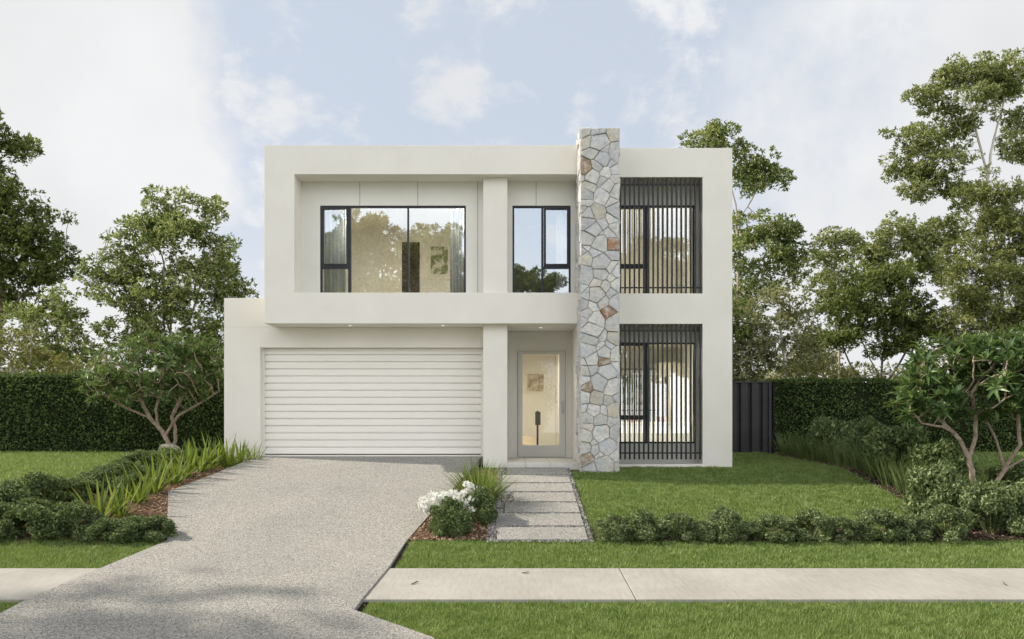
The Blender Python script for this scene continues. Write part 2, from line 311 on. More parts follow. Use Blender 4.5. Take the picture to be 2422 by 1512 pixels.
def stone_mat():
    m, N, L = new_mat('split_stone')
    out = N.new('ShaderNodeOutputMaterial'); p = N.new('ShaderNodeBsdfPrincipled'); L.new(p.outputs[0], out.inputs[0])
    at = N.new('ShaderNodeAttribute'); at.attribute_name = 'stone_colour'
    n = node_noise(N, L, 14, 12, 0.75); n2 = node_noise(N, L, 4.5, 6, 0.65)
    t = cramp(N, L, n.outputs[0], [(0.30, (0.52, 0.49, 0.45)), (0.42, (0.86, 0.85, 0.83)), (0.55, (1.0, 0.995, 0.985)), (0.72, (1.2, 1.18, 1.15))])
    t2 = cramp(N, L, n2.outputs[0], [(0.30, (0.84, 0.86, 0.90)), (0.55, (1.0, 0.99, 0.97)), (0.70, (1.10, 1.04, 0.94))])
    a = N.new('ShaderNodeMix'); a.data_type = 'RGBA'; a.blend_type = 'MULTIPLY'; a.inputs[0].default_value = 1
    n3 = node_noise(N, L, 11, 8, 0.7); w = N.new('ShaderNodeMapRange'); L.new(n3.outputs[0], w.inputs[0]); w.inputs[1].default_value = 0.46; w.inputs[2].default_value = 0.60; w.inputs[4].default_value = 0.8
    pm = N.new('ShaderNodeMix'); pm.data_type = 'RGBA'; L.new(w.outputs[0], pm.inputs[0]); L.new(at.outputs['Color'], pm.inputs[6]); pm.inputs[7].default_value = (0.665, 0.66, 0.65, 1)
    L.new(pm.outputs[2], a.inputs[6]); L.new(t, a.inputs[7])
    c = N.new('ShaderNodeMix'); c.data_type = 'RGBA'; c.blend_type = 'MULTIPLY'; c.inputs[0].default_value = 1
    L.new(a.outputs[2], c.inputs[6]); L.new(t2, c.inputs[7]); L.new(c.outputs[2], p.inputs['Base Color'])
    p.inputs['Roughness'].default_value = 0.9; p.inputs['Specular IOR Level'].default_value = 0.15
    b = N.new('ShaderNodeBump'); b.inputs['Strength'].default_value = 1.0; b.inputs['Distance'].default_value = 0.05
    L.new(n.outputs[0], b.inputs['Height']); L.new(b.outputs[0], p.inputs['Normal'])
    return m
M['lawn'] = lawn_mat(); M['agg'] = aggregate_mat(); M['stone'] = stone_mat()
M['path'] = broom_mat('broomed_concrete', (0.305, 0.292, 0.262), (0.43, 0.412, 0.372), (3.5, 0.6, 1))
M['slab'] = aggregate_mat()
M['mortar'] = surf('pillar_mortar', (0.03, 0.028, 0.026), (0.12, 0.113, 0.105), 5, 4, 0.95, 0.1)

# ------------------------------------------------------------------ ground, drive, footpath, road
def build_ground():
    ds = sorted(set([t[0] for t in T_LAWN if t[0] >= -60] + list(np.arange(6.5, 26, 0.5)) + [30, 40, 50, 80, 120, 200]))
    xs = [-300, -120, -60, -30] + list(np.arange(-20, 20.1, 1.0)) + [30, 60, 120, 300]
    V = [(x, d - DCAM, gz(d)) for d in ds for x in xs]
    n = len(xs); F = [(j*n+i, j*n+i+1, (j+1)*n+i+1, (j+1)*n+i) for j in range(len(ds)-1) for i in range(n-1)]
    o = link('lawn', npmesh('lawn', V, F, 4), M['lawn']); tag(o, kind='structure')
    # street and kerb behind the lower edge of the frame
    m = MB().box(-120, 120, -30, -12.05, -1.9, -1.60); tag(m.build('road', M['asphalt']), kind='structure')
    m = MB().box(-120, 120, -12.05, -11.6, -1.9, -1.455); tag(m.build('kerb', M['kerb'], bevel=0.03), kind='structure')
build_ground()
DR_L = [(6.2, -6.6), (8.95, -5.75), (9.5, -5.75), (11, -5.64), (12.55, -5.43), (12.7, -5.50), (15.57, -6.72), (18.85, -5.97), (19.15, -5.97)]
DR_R = [(6.2, 0.6), (8.24, -0.835), (9.07, -1.80), (11, -1.70), (12.5, -1.665), (18.85, -0.71), (19.15, -0.66)]
def build_drive():
    ds = sorted(set([t[0] for t in DR_L] + [t[0] for t in DR_R] + [t[0] for t in T_DRIVE if t[0] < 19.15] + list(np.arange(7, 19, 0.5))))
    V = []; F = []; n = 9
    for d in ds:
        a, b = interp(d, DR_L), interp(d, DR_R)
        for i in range(n): V.append((a + (b-a)*i/(n-1), d - DCAM, dz(d)))
    for j in range(len(ds)-1):
        for i in range(n-1): F.append((j*n+i, j*n+i+1, (j+1)*n+i+1, (j+1)*n+i))
    # slab edges
    base = len(V)
    for d in ds:
        a, b = interp(d, DR_L), interp(d, DR_R); V.append((a, d - DCAM, dz(d) - 0.16)); V.append((b, d - DCAM, dz(d) - 0.16))
    for j in range(len(ds)-1):
        F.append((base+2*j, j*n, (j+1)*n, base+2*j+2)); F.append((j*n+n-1, base+2*j+1, base+2*j+3, (j+1)*n+n-1))
    o = link('driveway', npmesh('driveway', V, F, 4), M['agg']); tag(o, kind='structure')
build_drive()
def footpath(xa0, xa1, xb0, xb1):
    """one bay of concrete; a = front edge (d 9.5), b = back edge (d 11)"""
    m = MB(); za, zb = -1.185, -1.112
    v = [(xa0, 9.5-DCAM, za), (xa1, 9.5-DCAM, za), (xb1, 11-DCAM, zb), (xb0, 11-DCAM, zb)]
    m.v = [(x, y, z-0.14) for x, y, z in v] + v
    m.f = [(0, 3, 2, 1), (4, 5, 6, 7), (0, 1, 5, 4), (1, 2, 6, 5), (2, 3, 7, 6), (3, 0, 4, 7)]
    o = m.build('footpath', M['path'], bevel=0.008); tag(o, kind='structure')
footpath(-60, -5.70, -60, -5.58)
footpath(-1.83, 1.475, -1.75, 1.475)
footpath(1.487, 9.4, 1.487, 9.4); footpath(9.412, 60, 9.412, 60)

# ------------------------------------------------------------------ house
house = empty('house', (0, 0, -0.3))
tag(house, 'cream rendered two-storey house with flat roof, garage and stone pillar', 'house')
HL = (0, 0, 0.3)    # parts are written in world coordinates
def hpart(m, name, mat, bevel=0.006, label=None):
    o = m.build(name, mat, house, HL, bevel)
    if label: o['label'] = label
    return o
# upper storey front frame
m = MB().grid([-5.599, -4.92, 1.49], [3.03, 3.726, 6.40, 7.06], lambda i, j: i == 1 and j == 1, 0.0, 0.6)
hpart(m, 'upper_wall', M['render'])
# recessed panel wall with two window openings (y 0.6 .. 0.75)
W1 = (-4.482, -1.076, 3.728, 5.848); W2 = (0.01, 1.372, 3.728, 5.848)
m = MB().grid([-5.599, W1[0], W1[1], W2[0], W2[1], 1.49], [3.03, 3.728, 5.848, 7.06], lambda i, j: i in (1, 3) and j == 1, 0.602, 0.78)
hpart(m, 'panel_wall', M['clad'], 0)
for jx, jz in ((-3.554, 5.852), (-2.2, 5.852), (0.563, 5.852), (-0.80, 3.729)): hpart(MB().box(jx-0.006, jx+0.006, 0.5985, 0.61, jz, 6.399), 'panel_joint', M['groove'], 0)
# column through both storeys
m = MB().box(-0.66, -0.107, 0.25, 0.601, 3.7265, 6.3995); hpart(m, 'column', M['render'], 0.006)
m = MB().box(-0.66, -0.107, 0.25, 1.86, -0.40, 3.0295); hpart(m, 'column', M['render'], 0.006)
# ground floor: garage front, lintel, left parapet
m = MB().grid([-6.814, -5.963, -0.68], [-0.45, 0.0, 2.551, 3.0295], lambda i, j: i == 1 and j == 1, 0.85, 1.12)
m.box(-6.814, -5.601, 0.85, 1.12, 3.0297, 3.72)
hpart(m, 'garage_wall', M['render'])
m = MB().box(-6.814, -6.6, 1.12, 13.0, -0.45, 3.718); m.box(-6.6, -5.5, 12.8, 13.0, -0.45, 3.718); m.box(-6.599, -5.6, 1.121, 12.8, 3.3, 3.5)
hpart(m, 'side_wall', M['render'], 0)
# upper box behind the front
m = MB().box(-5.599, -5.4, 0.781, 12.0, 3.03, 7.058); m.box(-5.4, 5.0, 11.8, 12.0, -0.45, 7.058); hpart(m, 'side_wall', M['render'], 0)
m = MB().box(4.83, 5.034, 0.72, 12.0, -0.45, 7.058); hpart(m, 'side_wall', M['render'], 0)
m = MB().box(-5.4, 4.83, 0.781, 11.8, 6.55, 6.75); hpart(m, 'roof', M['roof'], 0)
# soffit over garage and porch
m = MB().box(-5.599, 1.49, 0.6005, 0.849, 3.0305, 3.25); m.box(-0.106, 1.49, 0.85, 1.849, 3.0305, 3.25)
hpart(m, 'soffit', M['soffit'], 0)
# porch back wall with door opening
DX0, DX1, DZ0, DZ1 = 0.074, 1.391, -0.11, 2.608
m = MB().grid([-0.106, DX0, DX1, 1.4915], [-0.45, DZ0, DZ1, 3.0300], lambda i, j: i == 1 and j == 1, 1.85, 2.0)
hpart(m, 'porch_wall', M['clad'])
m = MB().box(1.492, 1.62, 0.401, 2.0, -0.45, 3.0295); hpart(m, 'porch_wall', M['render'])
m = MB().box(-0.1065, 1.4915, -0.35, 1.8495, -0.45, -0.11)
st = hpart(m, 'porch_step', M['tile'], 0.006)
m = MB()
for jx in (0.30, 0.85): m.box(jx-0.004, jx+0.004, -0.3525, 1.84, -0.449, -0.1085)
o = m.build('tile_joint', M['groove'], st)
# right wing
UO = (3.736, 6.393); LO = (-0.166, 3.04)
m = MB().grid([1.7, 4.357, 5.034], [-0.45, LO[0], LO[1], UO[0], UO[1], 7.06], lambda i, j: i == 0 and j in (1, 3), 0.2, 0.72)
hpart(m, 'upper_wall', M['render'], 0.006)
W3 = (2.0, 4.30, 3.738, 5.887); W4 = (2.0, 4.32, 0.284, 2.662)
m = MB().grid([1.7, W3[0], W3[1], 4.829], [-0.45, W4[2], W4[3], W3[2], W3[3], 7.05], lambda i, j: i == 1 and j in (1, 3), 0.7215, 0.88)
hpart(m, 'panel_wall', M['clad'], 0)
# batten screens
def screen(z0, z1):
    m = MB(); x = 2.36
    while x < 4.34:
        m.box(x, x+0.034, 0.235, 0.295, z0, z1); x += 0.1075
    m.box(2.335, 4.3565, 0.2955, 0.318, z1-0.16, z1-0.13); m.box(2.335, 4.3565, 0.2955, 0.318, z0+0.13, z0+0.16)
    hpart(m, 'batten_screen', M['batten'], 0)
screen(3.7375, 6.392); screen(-0.06, 3.039)
# windows
def window(W, y, mull, trans, sash, fw=0.055):
    """frame mesh + sash + panes. mull: (x, half width); trans: (x0, x1, z)"""
    x0, x1, z0, z1 = W
    m = MB(); e = 0.0015
    m.box(x0+e, x1-e, y, y+0.09, z0+e, z0+fw*0.75); m.box(x0+e, x1-e, y, y+0.09, z1-fw*0.75, z1-e)
    m.box(x0+e, x0+fw*0.8, y+0.001, y+0.089, z0+fw*0.75, z1-fw*0.75); m.box(x1-fw*0.8, x1-e, y+0.001, y+0.089, z0+fw*0.75, z1-fw*0.75)
    for (mx, hw) in mull: m.box(mx-hw, mx+hw, y+0.001, y+0.089, z0+fw*0.75, z1-fw*0.75)
    for (a, b, tz) in trans: m.box(a, b, y+0.002, y+0.088, tz-0.028, tz+0.028)
    w = m.build('window', M['black'], house, HL, 0.004)
    for (a, b, c, d) in sash:
        s = MB(); t = 0.05; ys = y - 0.012
        s.box(a, b, ys, ys+0.05, c, c+t); s.box(a, b, ys, ys+0.05, d-t, d); s.box(a, a+t, ys+0.001, ys+0.049, c+t, d-t); s.box(b-t, b, ys+0.001, ys+0.049, c+t, d-t)
        s.build('sash', M['black'], w, bevel=0.004)
    xs = sorted([x0+fw*0.5] + [q[0] for q in mull] + [x1-fw*0.5])
    for i in range(len(xs)-1):
        MB().box(xs[i]+0.01, xs[i+1]-0.01, y+0.04+0.0007*i, y+0.046+0.0007*i, z0+fw*0.4, z1-fw*0.4).build('pane', M['glass'], w)
    return w
window(W1, 0.62, [(-3.80, 0.034), (-2.43, 0.020)], [(W1[0]+0.03, -3.82, 4.407)], [(W1[0]+0.035, -3.828, 4.44, W1[3]-0.03)])
window(W2, 0.62, [(0.711, 0.026)], [(0.73, W2[1]-0.03, 4.407)], [(0.745, W2[1]-0.035, 4.44, W2[3]-0.03)])
window(W3, 0.75, [(3.165, 0.03)], [(W3[0]+0.03, 3.14, 4.434)], [(W3[0]+0.04, 3.135, 4.46, W3[3]-0.03)])
window(W4, 0.75, [(3.165, 0.03)], [(W4[0]+0.03, 3.14, 0.871)], [(W4[0]+0.04, 3.135, 0.90, W4[3]-0.03)])
# garage door: ribbed slats
def garage():
    x0, x1 = -5.961, -0.682; n = 15; p = 2.551 / n; m = MB()
    prof = []
    for i in range(n):
        zb = i * p
        prof += [(1.088, zb+0.0), (1.088, zb+0.016), (1.050, zb+0.024), (1.043, zb+0.05), (1.043, zb+p-0.012), (1.050, zb+p-0.003)]
    prof.append((1.088, 2.5505))
    for (y, z) in prof: m.v += [(x0, y, z+0.002 if z == 0 else z), (x1, y, z+0.002 if z == 0 else z)]
    for i in range(len(prof)-1): m.f.append((2*i, 2*i+1, 2*i+3, 2*i+2))
    g = m.build('garage_door', M['garage'], house, HL)
    MB().box(x0, x1, 1.04, 1.087, 0.0, 0.015).build('bottom_seal', M['black'], g)
    for a, b in ((-5.9625, -5.90), (-0.745, -0.681)): MB().box(a, b, 1.0, 1.04, 0.0, 2.55).build('door_track', M['clad'], house, HL, 0.004)
    MB().box(-5.99, -0.68, 1.12, 6, -0.35, -0.002).build('garage_floor', M['kerb'], house, HL)
    MB().box(-5.99, -0.66, 6, 6.1, -0.3, 3.0).build('garage_rear_wall', M['wallint'], house, HL)
garage()
# front door
def front_door():
    y = 1.88
    m = MB().box(DX0+.001, DX0+0.062, y, y+0.1, DZ0+.001, DZ1-.001); m.box(DX1-0.05, DX1-.001, y, y+0.1, DZ0+.001, DZ1-.001); m.box(DX0+0.062, DX1-0.05, y, y+0.1, DZ1-0.055, DZ1-.001)
    m.build('door_frame', M['clad'], house, HL, 0.004)
    a, b, c, d = 0.150, 1.333, DZ0+0.012, DZ1-0.066; g0, g1, gz0, gz1 = 0.263, 1.18, 0.195, 2.46
    m = MB().grid([a, g0, g1, b], [c, gz0, gz1, d], lambda i, j: i == 1 and j == 1, y+0.02, y+0.065)
    dr = m.build('front_door', M['door'], house, HL, 0.003)
    m = MB().box(DX0+0.063, a+0.02, y+0.07, y+0.099, DZ0+.002, DZ1-0.056); m.box(b-0.02, DX1-0.051, y+0.07, y+0.099, DZ0+.002, DZ1-0.056); m.box(a+0.02, b-0.02, y+0.07, y+0.099, d-0.02, DZ1-0.056); m.box(a+0.02, b-0.02, y+0.07, y+0.099, DZ0+0.002, c+0.02)
    m.build('door_stop', M['groove'], house, HL)
    MB().box(g0-.004, g1+.004, y+0.038, y+0.046, gz0-.004, gz1+.004).build('pane', M['glass_door'], dr)
    h = MB().box(1.235, 1.285, y+0.008, y+0.021, 0.98, 1.30); h.box(1.250, 1.270, y-0.035, y+0.008, 1.03, 1.05); h.box(1.250, 1.270, y-0.035, y+0.008, 1.23, 1.25); h.box(1.247, 1.273, y-0.05, y-0.035, 1.0, 1.28)
    h.build('handle', M['steel'], dr, bevel=0.003)
front_door()
# soffit downlights
def downlight(x, y, z):
    bm_v = []; n = 20; m = MB()
    for k in range(n):
        a = 2*math.pi*k/n
        for r, dzz in ((0.055, 0.0), (0.055, -0.006), (0.042, -0.006)): m.v.append((r*math.cos(a), r*math.sin(a), dzz))
    for k in range(n):
        q = (k+1) % n
        m.f += [(3*k, 3*q, 3*q+1, 3*k+1), (3*k+1, 3*q+1, 3*q+2, 3*k+2)]
    o = m.build('downlight', M['soffit'], house, (x, y, z+0.3))
    l = MB(); l.poly([(0.041*math.cos(2*math.pi*k/n), 0.041*math.sin(-2*math.pi*k/n), -0.003) for k in range(n)]); l.build('lens', M['spot'], o)
for x, y in ((-3.75, 0.45), (-1.6, 0.45), (0.68, 0.9)): downlight(x, y, 3.0295)

# ---- stone pillar: irregular stones on all four faces over a mortar core
PX0, PX1, PY0, PY1, PZ0, PZ1 = 1.492, 2.33, -0.65, 0.40, -0.42, 7.21
def clip(poly, a, b, c):
    out = []
    for i in range(len(poly)):
        p, q = poly[i], poly[(i+1) % len(poly)]
        sp = a*p[0]+b*p[1]-c; sq = a*q[0]+b*q[1]-c
        if sp <= 0: out.append(p)
        if (sp < 0 < sq) or (sq < 0 < sp):
            t = sp/(sp-sq); out.append((p[0]+(q[0]-p[0])*t, p[1]+(q[1]-p[1])*t))
    return out
def voronoi(seeds, w, h):
    cells = []
    for i, s in enumerate(seeds):
        poly = [(0, 0), (w, 0), (w, h), (0, h)]
        for j, t in enumerate(seeds):
            if i == j or abs(s[0]-t[0]) + abs(s[1]-t[1]) > 1.6: continue
            a, b = t[0]-s[0], t[1]-s[1]
            poly = clip(poly, a, b, (t[0]**2+t[1]**2-s[0]**2-s[1]**2 + s[3]-t[3])/2)
            if len(poly) < 3: break
        cells.append(poly)
    return cells
def inset(poly, g):
    n = len(poly); area = sum(poly[i][0]*poly[(i+1)%n][1]-poly[(i+1)%n][0]*poly[i][1] for i in range(n))
    if area < 0: poly = poly[::-1]
    big = [(-9, -9), (9, -9), (9, 19), (-9, 19)]
    for i in range(n):
        p, q = poly[i], poly[(i+1) % n]; dx, dy = q[0]-p[0], q[1]-p[1]; l = math.hypot(dx, dy)
        if l < 1e-5: continue
        nx, ny = dy/l, -dx/l
        big = clip(big, nx, ny, nx*p[0]+ny*p[1]-g)
        if len(big) < 3: return None
    return big
def pillar():
    root = MB().box(PX0+0.03, PX1-0.03, PY0+0.03, PY1, PZ0, PZ1-0.015).build('stone_pillar', M['mortar'], house, HL)
    rs = random.Random(21)
    whites = [(0.58, 0.585, 0.60), (0.68, 0.675, 0.665), (0.66, 0.65, 0.625), (0.70, 0.69, 0.665), (0.60, 0.595, 0.58), (0.66, 0.645, 0.605), (0.55, 0.555, 0.56), (0.71, 0.695, 0.66), (0.64, 0.63, 0.60)]
    OR, BR, TA = (0.36, 0.20, 0.11), (0.36, 0.265, 0.175), (0.60, 0.56, 0.475)
    fixed = []
    for (px, py, col) in [(1441, 577, OR), (1442, 737, OR), (1427, 852, BR), (1384, 916, BR), (1384, 1082, BR), (1383, 401, BR), (1390, 440, TA), (1412, 505, TA), (1390, 612, TA),
                          (1412, 672, TA), (1394, 331, TA), (1455, 313, TA), (1455, 800, TA), (1410, 942, TA), (1452, 970, TA), (1390, 1010, TA)]:
        fixed.append((X(px, 17.35)-PX0, Z(py, 17.35)-PZ0, col, 0.012))
    V = []; F = []; COL = []
    def face(w, h, to3, fx):
        seeds = list(fx)
        tries = 0
        while tries < 6000:
            tries += 1; x, z = rs.uniform(0.02, w-0.02), rs.uniform(0.02, h-0.02)
            md = 0.165 + 0.15*(math.sin(x*7.3+z*2.9)*0.5+0.5)*(math.sin(z*4.7-x*3.1)*0.5+0.5) + (0.04 if tries < 1500 else 0)
            if all(math.hypot((x-s[0])*0.95, (z-s[1])*1.1) > md for s in seeds): seeds.append((x, z, rs.choice(whites), rs.choice((0.0, 0.0, 0.018, 0.034))))
        for poly, s in zip(voronoi(seeds, w, h), seeds):
            if len(poly) < 3: continue
            j = rs.uniform(0.002, 0.0055)
            p1 = inset(poly, j)
            if not p1: continue
            p2 = inset(p1, 0.009) or p1
            if len(p1) != len(p2):
                cx = sum(q[0] for q in p1)/len(p1); cz = sum(q[1] for q in p1)/len(p1)
                p2 = [(cx+(q[0]-cx)*0.9, cz+(q[1]-cz)*0.9) for q in p1]
            t = rs.uniform(0.034, 0.056); tilt = (rs.uniform(-0.10, 0.10), rs.uniform(-0.12, 0.08)); n = len(p1); b = len(V)
            cx = sum(q[0] for q in p1)/n; cz = sum(q[1] for q in p1)/n
            for q in p1: V.append(to3(q[0], q[1], 0.0))
            for q in p1: V.append(to3(q[0], q[1], t-0.012+tilt[0]*(q[0]-cx)+tilt[1]*(q[1]-cz)))
            for q in p2: V.append(to3(q[0], q[1], t+tilt[0]*(q[0]-cx)+tilt[1]*(q[1]-cz)))
            V.append(to3(cx, cz, t+0.008))
            for k in range(n):
                l = (k+1) % n
                F.append((b+k, b+l, b+n+l, b+n+k)); F.append((b+n+k, b+n+l, b+2*n+l, b+2*n+k)); F.append((b+2*n+k, b+2*n+l, b+3*n))
            v = rs.uniform(0.95, 1.28); COL.extend([(s[2][0]*v, s[2][1]*v, s[2][2]*v, 1)] * (3*n+1))
    W, D, H = PX1-PX0, PY1-PY0, PZ1-PZ0
    face(W, H, lambda u, v, t: (PX0+u, PY0+0.03-t, PZ0+v), fixed)
    face(D, H, lambda u, v, t: (PX0+0.03-t, PY1-u, PZ0+v), [])
    face(D, H, lambda u, v, t: (PX1-0.03+t, PY0+u, PZ0+v), [])
    face(W, D, lambda u, v, t: (PX0+u, PY0+v, PZ1-0.03+t), [])
    me = bpy.data.meshes.new('stone_facing'); me.from_pydata(V, [], F); me.update()
    ca = me.color_attributes.new('stone_colour', 'FLOAT_COLOR', 'POINT'); ca.data.foreach_set('color', np.array(COL, np.float32).ravel())
    link('stone_facing', me, M['stone'], root)
pillar()

# ---- rooms behind the glass
def room(x0, x1, y0, y1, z0, z1, floor='floorint'):
    t = 0.08
    m = MB().box(x0-t, x0, y0, y1, z0-t, z1+t); m.box(x1, x1+t, y0, y1, z0-t, z1+t); m.box(x0-t, x1+t, y1, y1+t, z0-t, z1+t)
    m.build('interior_wall', M['wallint'], house, HL)
    MB().box(x0, x1, y0, y1, z1, z1+t).build('interior_ceiling', M['ceilint'], house, HL)
    MB().box(x0, x1, y0, y1, z0-t, z0).build('interior_floor', M[floor], house, HL)
room(-5.3, -0.62, 0.785, 4.6, 3.45, 6.2)
room(-0.44, 1.55, 0.785, 4.0, 3.45, 6.2)
room(1.72, 4.80, 0.885, 5.2, 3.45, 6.2)
room(1.72, 4.80, 0.885, 6.0, -0.10, 2.85)
room(-0.02, 1.44, 2.005, 8.5, -0.10, 2.85)
def fill_light(x, y, z, label):  # glowing disc added out of view to brighten the rooms behind the glass
    o = MB(); n = 24; r = 0.28
    ring = [(r*math.cos(2*math.pi*k/n), r*math.sin(2*math.pi*k/n)) for k in range(n)]
    for (a, b) in ring: o.v += [(a, b, 0), (a, b, -0.05), (a*0.92, b*0.92, -0.05), (a*0.92, b*0.92, -0.035)]
    for k in range(n):
        q = (k+1) % n
        for t in range(3): o.f.append((4*k+t, 4*q+t, 4*q+t+1, 4*k+t+1))
    root = o.build('fill_light', M['innerdoor'], None, (x, y, z))
    tag(root, label, 'ceiling light')
    l = MB(); l.poly([(a*0.92, -b*0.92, -0.036) for a, b in ring]); l.build('diffuser', M['fill_lamp'], root)
fill_light(-3.6, 1.3, 6.2, 'unseen round fill light added in the left part of the wide upstairs bedroom')
fill_light(-1.2, 1.3, 6.2, 'unseen round fill light added in the right part of the wide upstairs bedroom')
fill_light(2.7, 1.4, 6.2, 'unseen round fill light added behind the upstairs batten screen, nearer the stone pillar')
fill_light(4.1, 1.4, 6.2, 'unseen round fill light added behind the upstairs batten screen, nearer the side wall')
fill_light(2.4, 1.7, 2.85, 'unseen round fill light added over the window side of the kitchen')
fill_light(4.0, 1.7, 2.85, 'unseen round fill light added near the tall kitchen cupboard')
fill_light(0.72, 2.6, 2.85, 'unseen round fill light added just inside the glazed front door')
fill_light(0.72, 5.2, 2.85, 'unseen round fill light added further down the hall')
# bedroom rear wall: white door, dark opening, trims
m = MB().box(-3.66, -3.12, 4.55, 4.598, 3.45, 5.87); hp = m.build('inner_door', M['innerdoor'], house, HL, 0.004)
m = MB().box(-3.12, -2.62, 4.57, 4.599, 3.45, 5.83); m.build('doorway', M['dark'], house, HL)
def picture(x0, x1, y, z0, z1, frame, label, art='art'):
    root = empty('framed_picture', ((x0+x1)/2, y, z0)); tag(root, label, 'picture'); w = (x1-x0)/2; h = z1-z0
    f = MB().box(-w, w, -0.03, 0, 0, 0.03); f.box(-w, w, -0.03, 0, h-0.03, h); f.box(-w, -w+0.03, -0.029, 0, 0.03, h-0.03); f.box(w-0.03, w, -0.029, 0, 0.03, h-0.03)
    f.build('frame', frame, root); MB().box(-w+0.03, w-0.03, -0.015, -0.001, 0.03, h-0.03).build('mount', M['paper'], root)
    MB().box(-w*0.72, w*0.72, -0.018, -0.0155, h*0.14, h*0.86).build('print', M[art], root)
picture(-2.40, -1.72, 4.598, 4.77, 5.86, M['innerdoor'], 'white framed abstract print on the bedroom wall upstairs')
picture(0.40, 1.16, 8.498, 1.58, 2.38, M['innerdoor'], 'tan framed abstract print at the end of the hall', 'art_tan')
picture(2.3, 4.40, 5.998, 1.05, 2.32, M['black'], 'wide thin black framed picture above the kitchen bench')
def curtain(x0, x1, y, z0, z1, label, folds):
    n = folds*8; m = MB()
    for k in range(n+1):
        u = k/n; x = x0+(x1-x0)*u; yy = y + 0.035*math.sin(u*folds*2*math.pi) + 0.012*math.sin(u*17)
        m.v += [(x, yy, z0), (x, yy, z1)]
    for k in range(n): m.f.append((2*k, 2*k+2, 2*k+3, 2*k+1))
    o = m.build('curtain', M['curtain'], None, (0, 0, 0), smooth=True); s = o.modifiers.new('cloth', 'SOLIDIFY'); s.thickness = 0.006
    tag(o, label, 'curtain')
curtain(-4.46, -3.93, 0.90, 3.48, 5.95, 'white sheer curtain gathered at the left of the wide upstairs window', 6)
curtain(-1.46, -1.08, 0.90, 3.48, 5.95, 'white sheer curtain gathered at the right of the wide upstairs window', 5)
curtain(1.05, 1.42, 0.90, 3.48, 5.95, 'white curtain at the right edge of the narrow upstairs window', 4)
# kitchen
b = empty('kitchen_bench', (3.2, 3.2, -0.10)); tag(b, 'white kitchen bench seen through the downstairs batten screen', 'bench')
MB().box(-1.46, 1.58, 0.0, 0.75, 0.0, 0.80).build('cabinet', M['bench'], b, bevel=0.004)
MB().box(-1.47, 1.585, -0.03, 0.78, 0.801, 0.845).build('benchtop', M['innerdoor'], b, bevel=0.004)
t = empty('tall_cupboard', (4.45, 4.2, -0.10)); tag(t, 'tall white cupboard with a long dark handle beside the kitchen bench', 'cupboard')
MB().box(-0.35, 0.34, 0, 0.6, 0, 2.5).build('cabinet', M['innerdoor'], t, bevel=0.004)
MB().box(-0.20, -0.14, -0.04, -0.001, 0.75, 2.1).build('handle', M['black'], t)
def bowl(x, y, z, label):
    m = MB(); n = 20; prof = [(0.06, 0), (0.12, 0.03), (0.165, 0.09), (0.175, 0.15), (0.162, 0.15), (0.15, 0.09), (0.1, 0.04), (0.0, 0.03)]
    for r, z_ in prof: m.v += [(r*math.cos(2*math.pi*k/n), r*math.sin(2*math.pi*k/n), z_) for k in range(n)]
    for i in range(len(prof)-1):
        for k in range(n):
            q = (k+1) % n; m.f.append((i*n+k, i*n+q, (i+1)*n+q, (i+1)*n+k))
    tag(m.build('bowl', M['terra'], None, (x, y, z), smooth=True), label, 'bowl')
bowl(X(1497, 21.4), 3.5, 0.747, 'terracotta bowl on the kitchen bench behind the opening sash')
bowl(X(1568, 21.4), 3.5, 0.747, 'terracotta bowl on the kitchen bench nearer the tall cupboard')
# hall: stair with dark newel
m = MB().box(-0.02, 0.70, 6.0, 6.3, -0.1, 0.08); m.box(-0.02, 0.70, 6.3, 6.6, -0.1, 0.26); m.build('stair', M['floorint'], house, HL, 0.004)
m = MB().box(0.74, 0.80, 6.0, 6.06, -0.1, 1.05); m.box(0.70, 0.86, 5.98, 6.08, 0.62, 1.02); m.build('newel_post', M['black'], house, HL, 0.003)

# ------------------------------------------------------------------ plants: generators
def unit(a): return a / np.maximum(np.linalg.norm(a, axis=-1, keepdims=True), 1e-9)
def leaves(rg, P, size, aspect=0.42, up=0.5, var=0.35, axis=None):
    """one diamond leaf (folded along its midrib) per point of P; returns V (n*4), F (n*2 tris -> as quads n)"""
    n = len(P)
    nrm = unit(rg.normal(size=(n, 3)) + np.array([0, 0, up]))
    a = rg.normal(size=(n, 3)) if axis is None else axis + 0.6 * rg.normal(size=(n, 3))
    t = unit(a - (a * nrm).sum(1, keepdims=True) * nrm); b = np.cross(nrm, t)
    L = size * (1 + var * rg.uniform(-1, 1, (n, 1)))
    V = np.empty((n, 4, 3))
    V[:, 0] = P - t * L * 0.5; V[:, 2] = P + t * L * 0.5 - nrm * L * 0.10
    V[:, 1] = P + b * L * aspect * 0.5 + nrm * L * 0.06; V[:, 3] = P - b * L * aspect * 0.5 + nrm * L * 0.06
    F = np.arange(n * 4).reshape(n, 4)
    return V.reshape(-1, 3), F
def colonize(rg, att, start, step, kill, maxit=160):
    """grow a branch skeleton from the start nodes towards the attractor points"""
    pos = [np.array(p, float) for p, _ in start]; par = [q for _, q in start]
    att = np.array(att, float); alive = np.ones(len(att), bool)
    for it in range(maxit):
        if not alive.any(): break
        P = np.array(pos); A = att[alive]
        d = np.linalg.norm(A[:, None] - P[None], axis=2); near = d.argmin(1); dm = d.min(1)
        idx = np.where(alive)[0]; alive[idx[dm < kill]] = False
        new = 0
        for nd in np.unique(near):
            sel = A[near == nd]; v = unit(sel - P[nd]).sum(0)
            if np.linalg.norm(v) < 1e-3: v = rg.normal(size=3)
            v = unit(v) + rg.normal(size=3) * 0.16
            q = P[nd] + unit(v) * step
            if np.linalg.norm(P - q, axis=1).min() < step * 0.35: continue
            pos.append(q); par.append(int(nd)); new += 1
        if not new: break
    return np.array(pos), par
